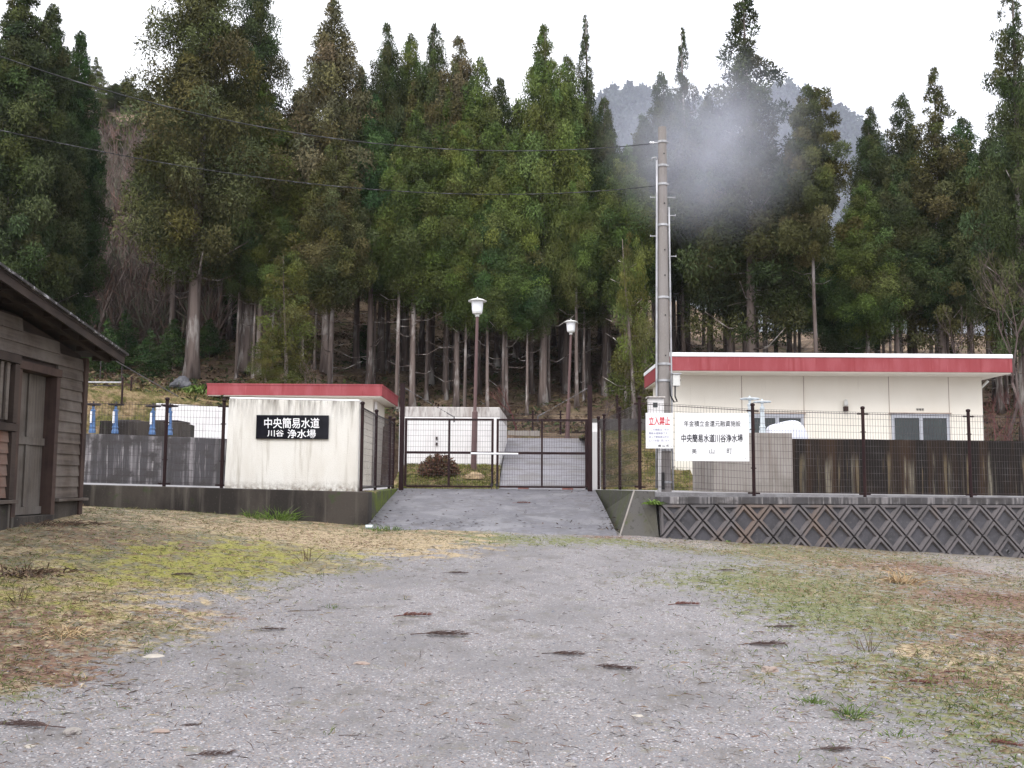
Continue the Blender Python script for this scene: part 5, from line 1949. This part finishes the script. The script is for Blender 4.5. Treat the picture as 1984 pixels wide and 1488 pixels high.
x, y = scatter(230000)
c = cover(x, y)
pg = np.clip(c['g'] * .85 + c['m'] * .15, 0, 1) * (.25 + .75 * patchy(x, y, 2.3)) * (.35 + .65 * patchy(x, y, 7.1, 2))
ok = r.random(len(x)) < pg
blades('grass', x[ok], y[ok], .014, .060, .006, np.array([[.085, .12, .03], [.12, .155, .045], [.06, .09, .022], [.15, .165, .06]]), .9, 'short thin green grass growing through the gravel and turf', 'grass')
ps = np.clip(c['s'] * .9 + c['p'] * .2, 0, 1) * (.25 + .75 * patchy(x, y, 1.9, 4)) * (.4 + .6 * patchy(x, y, 8.3, 1))
ok = r.random(len(x)) < ps * .75
blades('dry_grass', x[ok], y[ok], .025, .10, .006, np.array([[.27, .205, .12], [.34, .27, .17], [.20, .14, .08], [.24, .19, .12], [.10, .075, .05]]), 2.2, 'flattened straw coloured dead grass over the turf', 'dry grass')
pr_ = np.clip(c['r'] * .95 + .035, 0, 1) * (.2 + .8 * patchy(x, y, 2.9, 3)) * (.3 + .7 * patchy(x, y, 9, 2))
ok = r.random(len(x)) < pr_ * .8
blades('needle_litter', x[ok], y[ok], .03, .10, .006, np.array([[.10, .05, .035], [.145, .08, .055], [.06, .038, .032], [.18, .11, .07]]), 5.0, 'rust brown dead cedar needles strewn over the yard', 'needle litter')
x, y = scatter(5200)
c = cover(x, y)
ok = r.random(len(x)) < np.clip(c['g'] + .3 * c['m'], 0, 1) * patchy(x, y, 1.4, 6) * .8
blades('weed_clumps', x[ok], y[ok], .025, .085, .006, np.array([[.075, .105, .028], [.11, .135, .04], [.055, .08, .022], [.17, .15, .07], [.24, .185, .11]]), .8, 'low clumps of grass and dead blades in the turf', 'grass', per=9)
x, y = scatter(18000)
blades('twig_litter', x, y, .015, .08, .004, np.array([[.05, .035, .035], [.075, .05, .045], [.10, .075, .065], [.04, .03, .03]]), 8.0, 'tiny dark twigs and needle scraps strewn over the gravel', 'litter')

# litter that has blown onto the ramp
n = 620
x = r.uniform(-2.45, 1.85, n); q = r.random(n)
q = np.where(r.random(n) < .45, np.clip(np.abs(r.normal(0, .10, n)), 0, 1), q)
x = np.where(r.random(n) < .35, r.choice([-2.42, 1.8], n) + r.normal(0, .12, n) , x)
x = np.clip(x, -2.47, 1.86)
y = 17.5 + q * 5.6
sr_ = (y - 17.45) / 5.75
z = .70 + .69 * sr_ * (1.12 - .12 * sr_) + .02 + (1 - sr_) * .05 + .004 - np.clip(x, 0, 2) * .02
bs = np.stack([x, y, z], 1)
d = unit(np.stack([r.normal(0, 1, n), r.normal(0, 1, n), r.uniform(0, .25, n)], 1))
L = r.uniform(.02, .10, n)
v = quads(bs, d, unit(np.cross(d, np.array([[0, .3, 1.0]]) + r.normal(0, .2, (n, 3)))), L, L * r.uniform(.1, .4, n))
pl_ = np.array([[.05, .035, .03], [.10, .06, .045], [.075, .055, .04], [.16, .12, .08]])
cc = pl_[r.integers(0, 4, n)] * r.uniform(.7, 1.3, (n, 1))
tag(mesh_obj('leaf_litter', npmesh('leaf_litter', v, np.arange(len(v)).reshape(-1, 4), 4, m_blade, np.repeat(cc, 4, 0))), 'dead leaves and scraps blown onto the entrance ramp', 'litter', kind='stuff')

# loose stones of the gravel
ico = bmesh.new()
bmesh.ops.create_icosphere(ico, subdivisions=1, radius=1)
iv = np.array([v.co[:] for v in ico.verts])
ifc = np.array([[v.index for v in f.verts] for f in ico.faces])
ico.free()
x, y = scatter(20000, k=1.25)
c = cover(x, y)
ok = r.random(len(x)) < (1 - .8 * np.clip(c['t'], 0, 1))
x, y = x[ok], y[ok]
n = len(x)
sz = .0030 * np.exp(r.normal(0, .55, n)) + .0018
sz[r.random(n) < .008] *= 2.4
A = r.uniform(0, 6.28, n)
jit = r.uniform(.75, 1.25, (n, len(iv), 1))
v = iv[None] * jit * (sz[:, None] * 1.0)[:, :, None] * np.stack([r.uniform(.8, 1.5, n), r.uniform(.7, 1.1, n), r.uniform(.4, .75, n)], 1)[:, None, :]
ca, sa = np.cos(A)[:, None], np.sin(A)[:, None]
vx = v[:, :, 0] * ca - v[:, :, 1] * sa
vy = v[:, :, 0] * sa + v[:, :, 1] * ca
z = gz(x, y)
v = np.stack([vx + x[:, None], vy + y[:, None], v[:, :, 2] + z[:, None] + .001], 2).reshape(-1, 3)
f = (ifc[None] + (np.arange(n) * len(iv))[:, None, None]).reshape(-1, 3)
spal = np.array([[.23, .22, .24], [.30, .285, .30], [.17, .165, .18], [.37, .355, .36], [.26, .22, .20], [.20, .205, .235]])
pc = spal[r.choice(6, n, p=[.28, .24, .2, .1, .08, .10])] * r.uniform(.8, 1.2, (n, 1))
tag(mesh_obj('gravel', npmesh('gravel', v, f, 3, m_pebble, np.repeat(pc, len(iv), 0))), 'loose grey gravel stones over the yard', 'gravel', kind='stuff')


# ------------------------------------------------------------------ single things on the ground
def sprig_mesh(name, seed, L, mat, n=70, fluff=.3):
    q = random.Random(seed)
    b = MB()
    pts = [Vector((L * (t - .5), .05 * L * math.sin(t * 3 + seed) + .03 * L * math.sin(t * 7), .012 + .012 * math.sin(t * 3.1))) for t in [i / 8 for i in range(9)]]
    b.tube(pts, [.0055 * (1 - .08 * i) for i in range(9)], 5)
    for i in range(n):
        t = q.uniform(.28, 1)
        p = pts[min(8, int(t * 8))]
        a_ = q.choice((-1, 1)) * q.uniform(.2, 1.0)
        l = L * fluff * q.uniform(.4, 1) * (1.1 - .6 * t)
        e1 = p + Vector((math.cos(a_) * l * .5, math.sin(a_) * l * .5, q.uniform(0, .025)))
        e2 = e1 + Vector((math.cos(a_ * .6) * l * .5, math.sin(a_ * .6) * l * .5, q.uniform(-.012, .012)))
        b.tube([p, e1, e2], [.0032, .0028, .0012], 4)
    o = b.build(name, mat, fix=False)
    me = o.data
    bpy.data.objects.remove(o)
    return me


SP = {'k': [sprig_mesh('cedar_sprig', 3 + i, .55, m_sprig, 62, .5) for i in range(3)], 'r': [sprig_mesh('cedar_sprig', 13 + i, .45, m_sprig_red, 70, .36) for i in range(2)],
      't': [sprig_mesh('cedar_sprig', 23 + i, .5, m_sprig, 7, .25) for i in range(2)]}
GS = 'fallen cedar sprigs on the yard'
for px, py, wpx, kind, rz, lab in [
    (850, 1233, 130, 'k', .1, 'bushiest dark fallen cedar sprig in the middle of the gravel'), (800, 1196, 95, 'r', .05, 'long rusty cedar sprig just behind the bushiest dark one'),
    (1090, 1270, 95, 'k', .08, 'dark feathery sprig left of a similar sprig in the centre right gravel'), (1180, 1296, 120, 'k', -.3, 'dark feathery sprig lying aslant in the centre right gravel'),
    (928, 1407, 60, 'r', .05, 'short rusty sprig near the bottom centre of the photo'), (405, 1465, 110, 'k', .2, 'curled dark sprig at the bottom left of the gravel'),
    (60, 1412, 150, 'k', 3.0, 'long dark branch with a brushy end at the lower left corner'), (365, 1408, 50, 'k', .5, 'small tufted sprig right of the pale lower left stone'),
    (520, 1222, 80, 'k', -.4, 'dark sprig at the left edge of the bare gravel'), (230, 1330, 90, 't', -.3, 'thin forked twig on the left where turf meets gravel'),
    (1325, 1174, 70, 'r', .05, 'rusty sprig on the gravel towards the right sign'), (1505, 1217, 70, 'k', -.1, 'dark sprig at the edge of the thin right turf'),
    (1475, 1252, 120, 'k', -.12, 'flat dark sprig above the pinkish stone'), (1780, 1326, 90, 'r', .0, 'rusty heap of needles in the right turf'), (1845, 1306, 60, 'r', .3, 'rust brown sprig far right behind the needle heap'),
    (1940, 1445, 90, 'r', -.3, 'rust brown sprig in the lower right corner'), (1610, 1455, 90, 'k', .2, 'dark sprig low in the right gravel'), (1400, 1107, 50, 'k', 0, 'small dark sprig below the drain hole wall'),
    (880, 1112, 50, 'k', 0, 'small dark sprig in the gravel below the ramp'), (1012, 1481, 60, 't', .1, 'bare twig at the bottom edge of the photo'), (1085, 1467, 55, 't', -.5, 'dark curved twig beside the bottom edge'),
    (690, 1430, 70, 't', .0, 'straight bare twig at the lower left centre'), (1010, 979, 42, 'r', 0, 'rusty sprig lying on the entrance ramp'), (590, 1186, 70, 't', .1, 'long thin twig on the left gravel'),
    (345, 1116, 60, 'k', .0, 'dark dead twig under the bright moss patch'), (1905, 1131, 60, 't', .05, 'dark stick near the right edge stones')]:
    h = hit(px, py) if py > 1035 else Vector((P(px, py, 20.6).x, 20.6, 1.125))
    S = wpx / F * h.y * random.uniform(.75, 1.0)
    rz += random.uniform(-.35, .35)
    me = random.choice(SP[kind])
    o = mesh_obj('cedar_sprig', me, loc=h + Vector((0, 0, .004)))
    k = S / (.55 if kind == 'k' else .45 if kind == 'r' else .5)
    o.scale = (k, k, k)
    o.rotation_euler = (0, 0, rz)
    tag(o, lab, 'twig', GS)


def rock(name, px, py, wpx, mat, label, flat=.5, seed=1, asp=.8, rz=0, pos=None, sub=3, sink=.25):
    h = pos if pos is not None else hit(px, py)
    S = wpx / F * h.y / 2
    bm = bmesh.new()
    bmesh.ops.create_icosphere(bm, subdivisions=sub, radius=1)
    for v in bm.verts:
        k = 1 + .42 * (mnoise.noise(v.co * 1.3 + Vector((seed * 3.1, 0, 0)))) + .15 * mnoise.noise(v.co * 3.7 + Vector((0, seed, 0)))
        v.co = Vector((v.co.x * k, v.co.y * k * asp, max(-.3, v.co.z * k) * flat)) * S
    me = bpy.data.meshes.new(name)
    bm.to_mesh(me)
    bm.free()
    me.materials.append(mat)
    o = mesh_obj(name, me, loc=h + Vector((0, 0, S * flat * sink)))
    o.rotation_euler = (0, 0, rz)
    return tag(o, label, 'stone')


rock('stone', 1491, 1302, 34, m_pinkstone, 'pinkish angular stone on the right gravel', .55, 3, .8, .3)
rock('stone', 297, 1274, 42, m_palestone, 'flat cream stone on the left turf edge', .22, 5, .8)
rock('stone', 140, 1424, 34, m_stone, 'grey brown stone at the lower left', .6, 8, .8)
rock('stone', 58, 1448, 18, m_palestone, 'small white stone at the lower left corner', .5, 9, .8)
rock('stone', 232, 1459, 13, m_palestone, 'little white pebble in the lower left gravel', .5, 10, .8)
rock('stone', 700, 1286, 30, m_pinkstone, 'flat pinkish stone sunk in the gravel left of centre', .2, 12, .8)
rock('stone', 1105, 1484, 26, m_stone, 'pale bluish flat stone at the bottom edge', .3, 13, .8)
rock('stone', 310, 1418, 34, m_pinkstone, 'dull pink flat stone beside the small tufted sprig', .22, 14, .8)
rock('stone', 1235, 1388, 24, m_palestone, 'thin pale stone chip on the right gravel', .2, 15, .6)
rock('boulder', 350, 750, 40, m_darkstone, 'dark boulder on the bank beside the thick pale trunk', .9, 21, .9, 0, P(350, 752, 33), 3)
p_ = P(920, 918, 25.3)
rock('stump', 920, 915, 36, M('sawn_stump', (0.30, 0.22, 0.13), [(8, (1, 1, 1), (0.2, 0.14, 0.09), .45, .65)], .9), 'tan stump in the grass at the foot of the taller lamp', .6, 23, .9, 0, Vector((p_.x, 25.3, float(f_bank_c(0, np.array(25.3))))), 3)['category'] = 'stump'


def tuft(name, pos, n, h0, h1, spread, lean, pal, label, cat, w=.006, curve=.5, group=None):
    V_, C_ = [], []
    bs = np.stack([r.normal(0, spread, n), r.normal(0, spread, n), np.zeros(n) - .01], 1)
    d = unit(np.stack([bs[:, 0] / spread * lean + r.normal(0, lean, n), bs[:, 1] / spread * lean + r.normal(0, lean, n), np.ones(n)], 1))
    L = r.uniform(h0, h1, n)
    sd = unit(np.cross(d, r.normal(0, 1, (n, 3))))
    mid = bs + d * (L * .55)[:, None]
    dn = unit(d + np.array([0, 0, -curve]) + r.normal(0, .15, (n, 3)))
    c = pal[r.integers(0, len(pal), n)] * r.uniform(.7, 1.3, (n, 1))
    wv = sd * (w * .5)
    v = np.stack([bs - wv, bs + wv, mid + wv, mid - wv, mid - wv, mid + wv, mid + dn * (L * .5)[:, None] + wv * .2, mid + dn * (L * .5)[:, None] - wv * .2], 1).reshape(-1, 3)
    o = mesh_obj(name, npmesh(name, v, np.arange(len(v)).reshape(-1, 4), 4, m_blade, np.repeat(c, 8, 0)), loc=pos)
    return tag(o, label, cat, group, 'stuff' if name == 'dead_leaf_heap' else None)


GP = np.array([[.085, .14, .025], [.11, .17, .035], [.065, .105, .02], [.15, .20, .06]])
SPAL = np.array([[.36, .25, .14], [.44, .32, .19], [.26, .17, .09], [.32, .24, .15]])
DP = np.array([[.10, .065, .045], [.15, .10, .07], [.07, .05, .04]])
tuft('grass_tuft', hit(1650, 1392), 110, .06, .16, .035, .5, GP, 'bright green grass tuft in the lower right gravel', 'grass tuft', .005)
tuft('grass_tuft', hit(1576, 1364), 90, .04, .10, .03, .5, GP, 'smaller green grass tuft above the bright one at lower right', 'grass tuft', .005)
tuft('grass_tuft', hit(1735, 1430), 50, .04, .09, .03, .5, GP, 'tiny green tuft right of the bright lower right tuft', 'grass tuft', .005)
tuft('grass_tuft', hit(645, 1178), 60, .03, .07, .05, .7, GP, 'little green tuft alone in the left gravel', 'grass tuft', .006)
hh = hit(535, 1008); 
tuft('grass_tuft', gp(P(540, 1000, 17.75).x, 17.7), 190, .12, .34, .16, .5, GP, 'long green grass growing at the foot of the dark plinth', 'grass tuft', .010)
tuft('grass_tuft', gp(P(490, 1000, 17.75).x, 17.68), 70, .08, .2, .10, .6, GP, 'thin grass clump left of the long grass under the plinth', 'grass tuft', .009)
tuft('grass_tuft', gp(P(740, 1000, 17.4).x, 17.3), 160, .06, .14, .22, .6, GP, 'green grass at the left foot of the ramp', 'grass tuft', .009)
tuft('dry_grass_clump', hit(1582, 1050), 240, .25, .6, .12, 1.0, SPAL, 'bent straw clump drooping against the diamond wall', 'dry grass', .012, 1.1)
tuft('dry_grass_clump', hit(1745, 1130), 130, .12, .34, .08, .9, SPAL, 'straw tuft on the right turf before the wall', 'dry grass', .009, .7)
tuft('dry_stalk', hit(1534, 1048), 3, .5, .62, .02, .2, SPAL, 'single straw stalk leaning on the diamond wall', 'stalk', .012, .0)
tuft('dry_grass_clump', hit(125, 1232), 90, .10, .22, .08, 1.2, SPAL, 'pale straw clump on the left turf', 'dry grass', .007, .8)
tuft('dead_weed', hit(598, 1088), 14, .15, .3, .04, .35, DP, 'thin brown dead weed standing on the left turf', 'weed', .007, .0)
tuft('dead_weed', hit(38, 1165), 16, .12, .25, .05, .5, DP, 'brown dead weed on the far left turf', 'weed', .006, .0)
tuft('dead_weed', hit(1680, 1262), 20, .1, .2, .05, .5, DP, 'small brown weed in the right turf', 'weed', .006, .1)
tuft('leafy_weed', hit(1862, 1066), 60, .12, .26, .18, 1.2, GP * .8, 'broad leaved weed at the foot of the wall far right', 'weed', .035, .6)
tuft('leafy_weed', hit(1375, 1046), 60, .06, .14, .22, 1.1, GP, 'low green weeds under the left part of the diamond wall', 'weed', .025, .5)
tuft('leafy_weed', hit(1745, 1060), 40, .06, .13, .10, 1.1, GP * .9, 'small weed below the second drain hole', 'weed', .025, .5)
tuft('fern', P(1266, 976, 17.58), 90, .08, .2, .05, 1.0, GP * 1.1, 'small green fern growing in the wall joint beside the wing wall', 'fern', .02, .9)
tuft('fern', P(390, 745, 32.0) - Vector((0, 0, .35)), 160, .3, .8, .18, .9, GP * .8, 'green fern at the base of the thick pale trunk', 'fern', .06, .9)
tuft('dead_leaf_heap', hit(95, 1015), 380, .05, .16, .3, 1.6, DP, 'heap of dead brown stalks against the shed foundation', 'leaf heap', .010, .6)
tuft('dead_leaf_heap', hit(28, 1110), 300, .08, .22, .22, 1.6, DP, 'dark heap of dead leaves at the left edge of the turf', 'leaf heap', .014, .8)
tuft('dry_grass_clump', Vector((-2.76, 18.6, 1.36)), 70, .08, .2, .10, 1.0, SPAL, 'dead grass clump behind the corner of the mossy return', 'dry grass', .009, .8)
# azalea bush behind the gate
bz = f_bank_c(0, np.array(25.6))
bxp = P(850, 900, 25.6)
n = 2600
d = unit(r.normal(0, 1, (n, 3)) + np.array([0, 0, .35]))
q = (r.random(n) ** .3)[:, None]
base = d * q * np.array([.50, .42, .40]) * (1 + .12 * np.sin(d[:, :1] * 7) * np.sin(d[:, 1:2] * 6))
base[:, 2] = np.abs(base[:, 2]) * 1.15 + .02
ld = unit(d + r.normal(0, .6, (n, 3)))
pal = np.array([[.11, .055, .04], [.15, .075, .05], [.075, .045, .03], [.10, .08, .04]])
cc = pal[r.integers(0, 4, n)] * r.uniform(.7, 1.3, (n, 1))
t = thing('azalea_bush', 'rounded reddish brown bush behind the left gate leaf', 'bush', (bxp.x, 25.6, float(bz)))
vv = quads(base, ld, unit(np.cross(ld, r.normal(0, 1, (n, 3)))), r.uniform(.06, .12, n), r.uniform(.025, .05, n))
mesh_obj('foliage', npmesh('foliage', vv, np.arange(len(vv)).reshape(-1, 4), 4, m_blade, np.repeat(cc, 4, 0)), t)
b = MB()
for k in range(9):
    a_ = k * .7
    b.tube([(0, 0, -.05), (.14 * math.cos(a_), .14 * math.sin(a_), .18), (.34 * math.cos(a_), .30 * math.sin(a_), .36)], [.014, .010, .004], 5)
o = b.build('stem', m_barepink); o.parent = t
# drink can at the foot of the plinth
h = gp(P(716, 1014, 17.4).x, 17.35)
t = thing('drink_can', 'pale blue empty can lying at the corner of the plinth and ramp', 'can', h)
b = MB()
b.tube([h + Vector((-.06, 0, .033)), h + Vector((.06, 0.02, .033))], .032, 14)
b.build('body', M('can_paint', (0.62, 0.72, 0.78), [(9, (1, 1, 1), (0.75, 0.8, 0.84), .45, .6)], .4, .2), t, bevel=.004)
b = MB()
b.tube([h + Vector((.0605, 0.02, .033)), h + Vector((.066, 0.0205, .033))], [.029, .027], 14)
b.build('rim', m_galv, t)

# grass on the inner banks: stuff


def bankgrass(name, fz, x0, x1, y0, y1, n, pal, hmin, hmax, label):
    x = r.uniform(x0, x1, n)
    y = r.uniform(y0, y1, n)
    z = fz(x, y)
    bs = np.stack([x, y, z], 1)
    d = unit(np.stack([r.normal(0, .7, n), r.normal(-.2, .7, n), np.ones(n)], 1))
    L = r.uniform(hmin, hmax, n)
    v = quads(bs, d, unit(np.cross(d, r.normal(0, 1, (n, 3)))), L, np.full(n, .014), np.stack([d[:, 0] * L * .4, d[:, 1] * L * .4, -L * .2], 1))
    pt_ = (.6 + .8 * patchy(x, y, 2.1, 5))[:, None]
    c = pal[r.integers(0, len(pal), n)] * r.uniform(.7, 1.3, (n, 1)) * pt_
    tag(mesh_obj(name, npmesh(name, v, np.arange(len(v)).reshape(-1, 4), 4, m_blade, np.repeat(c, 4, 0))), label, 'grass', kind='stuff')


MIXP = np.array([[.09, .115, .025], [.12, .14, .03], [.20, .16, .07], [.26, .20, .10], [.065, .085, .02]])
bankgrass('bank_grass', f_bank_r, 2.2, 4.5, 24.6, 32.8, 9000, MIXP[[0, 1, 4, 1, 2]], .04, .13, 'mossy grass on the bank right of the gate')
bankgrass('bank_grass', f_bank_c, -2.8, rl0, 23.9, 27.4, 7000, MIXP[[0, 1, 1, 2, 3]], .04, .13, 'grass and dead leaves behind the left gate leaf')
bankgrass('bank_grass', f_bank_l, -21, -6.4, 25.5, 33, 16000, MIXP[[2, 3, 3, 0, 1]], .05, .2, 'dry straw grass on the left bank')

# back fence and stair rail on the left bank
pp = [P(150, 800, 28.6), P(235, 810, 28.2), P(252, 812, 29.5)]
t = thing('bank_fence', 'rusty pipe fence with two thin posts on the left bank behind the tank', 'fence', pp[1])
for px, yt, Y in ((235, 735, 28.3), (252, 733, 29.3)):
    x = P(px, 800, Y).x
    b = MB()
    b.cyl((x, Y, hz1(x, Y) - .3), (x, Y, P(px, yt, Y).z), .03, n=8)
    o = b.build('post', m_brown, t)
    c = MB()
    c.lathe((x, Y, P(px, yt, Y).z), [(.03, 0), (.042, .02), (.03, .05), (.004, .06)], 8)
    c.build('cap', m_brown, o)
b = MB()
b.cyl(P(60, 740, 28.3), P(235, 741, 28.3), .022, n=8)
b.build('top_rail', m_galv, t)
b = MB()
b.cyl(P(60, 751, 28.3), P(235, 746, 28.3), .012, n=8)
b.build('lower_rail', m_iron, t)
b = MB()
p0, p1 = P(190, 680, 36), P(345, 768, 29)
b.cyl(p0, p1, .014, n=8)
b.build('stair_rail', m_iron, t)
for f_ in (.05, .35):
    b = MB()
    q = p0.lerp(p1, f_)
    b.cyl((q.x, q.y, hz1(q.x, q.y) - .2), q, .02, n=6)
    b.build('rail_post', m_iron, t)

# ------------------------------------------------------------------ damp air and drifting mist


def vol_box(name, lo, hi, mat, label, cat):
    b = MB()
    b.box(lo, hi)
    o = b.build(name, mat)
    return tag(o, label, cat, kind='stuff')


hm = bpy.data.materials.new('damp_air')
hm.use_nodes = True
nt = hm.node_tree
nt.nodes.remove(nt.nodes['Principled BSDF'])
pv = nt.nodes.new('ShaderNodeVolumePrincipled')
pv.inputs['Color'].default_value = (.84, .88, 1.0, 1)
pv.inputs['Density'].default_value = .00014
nt.links.new(pv.outputs[0], nt.nodes['Material Output'].inputs['Volume'])
vol_box('haze', (-330, -30, -3), (330, 372, 170), hm, 'thin damp air that pales the far mountain', 'haze')

cm = hm.copy()
cm.name = 'added_haze'
for q_ in cm.node_tree.nodes:
    if q_.type == 'PRINCIPLED_VOLUME':
        q_.inputs['Density'].default_value = .0062
        q_.inputs['Color'].default_value = (.82, .86, 1.0, 1)
vol_box('added_haze', (8, 132, -3), (210, 168, 150), cm, 'thin box of haze added to pale the far mountain', 'cloud')  # extra haze volume, added in front of the mountain to pale it
mm = bpy.data.materials.new('drifting_mist')
mm.use_nodes = True
nt = mm.node_tree
nt.nodes.remove(nt.nodes['Principled BSDF'])
pv = nt.nodes.new('ShaderNodeVolumePrincipled')
pv.inputs['Color'].default_value = (.86, .88, 1.0, 1)
nt.links.new(pv.outputs[0], nt.nodes['Material Output'].inputs['Volume'])
tc = nt.nodes.new('ShaderNodeTexCoord')
ln = nt.nodes.new('ShaderNodeVectorMath'); ln.operation = 'LENGTH'
nt.links.new(tc.outputs['Object'], ln.inputs[0])
mr = nt.nodes.new('ShaderNodeMapRange'); mr.interpolation_type = 'SMOOTHSTEP'
mr.inputs['From Min'].default_value = 1.0
mr.inputs['From Max'].default_value = 0.1
nt.links.new(ln.outputs['Value'], mr.inputs['Value'])
no = nt.nodes.new('ShaderNodeTexNoise'); no.inputs['Scale'].default_value = 1.5; no.inputs['Detail'].default_value = 4; no.inputs['Distortion'].default_value = .6
nt.links.new(tc.outputs['Object'], no.inputs['Vector'])
m1 = nt.nodes.new('ShaderNodeMath'); m1.operation = 'MULTIPLY'
nt.links.new(mr.outputs[0], m1.inputs[0]); mr2 = nt.nodes.new('ShaderNodeMapRange'); mr2.inputs['From Min'].default_value = .36; mr2.inputs['From Max'].default_value = .66; mr2.inputs['To Min'].default_value = .18; mr2.inputs['To Max'].default_value = 1.0
nt.links.new(no.outputs['Fac'], mr2.inputs['Value']); nt.links.new(mr2.outputs[0], m1.inputs[1])
m2 = nt.nodes.new('ShaderNodeMath'); m2.operation = 'MULTIPLY'; m2.inputs[1].default_value = .31
nt.links.new(m1.outputs[0], m2.inputs[0])
nt.links.new(m2.outputs[0], pv.inputs['Density'])
bm = bmesh.new()
bmesh.ops.create_icosphere(bm, subdivisions=3, radius=1)
me = bpy.data.meshes.new('mist')
bm.to_mesh(me); bm.free()
me.materials.append(mm)
mc = P(1375, 275, 35.0)
mo = mesh_obj('mist', me, loc=mc)
mo.scale = (4.5, 2.4, 4.2)
tag(mo, 'patch of white mist drifting before the cedars right of the pole', 'mist', kind='stuff')
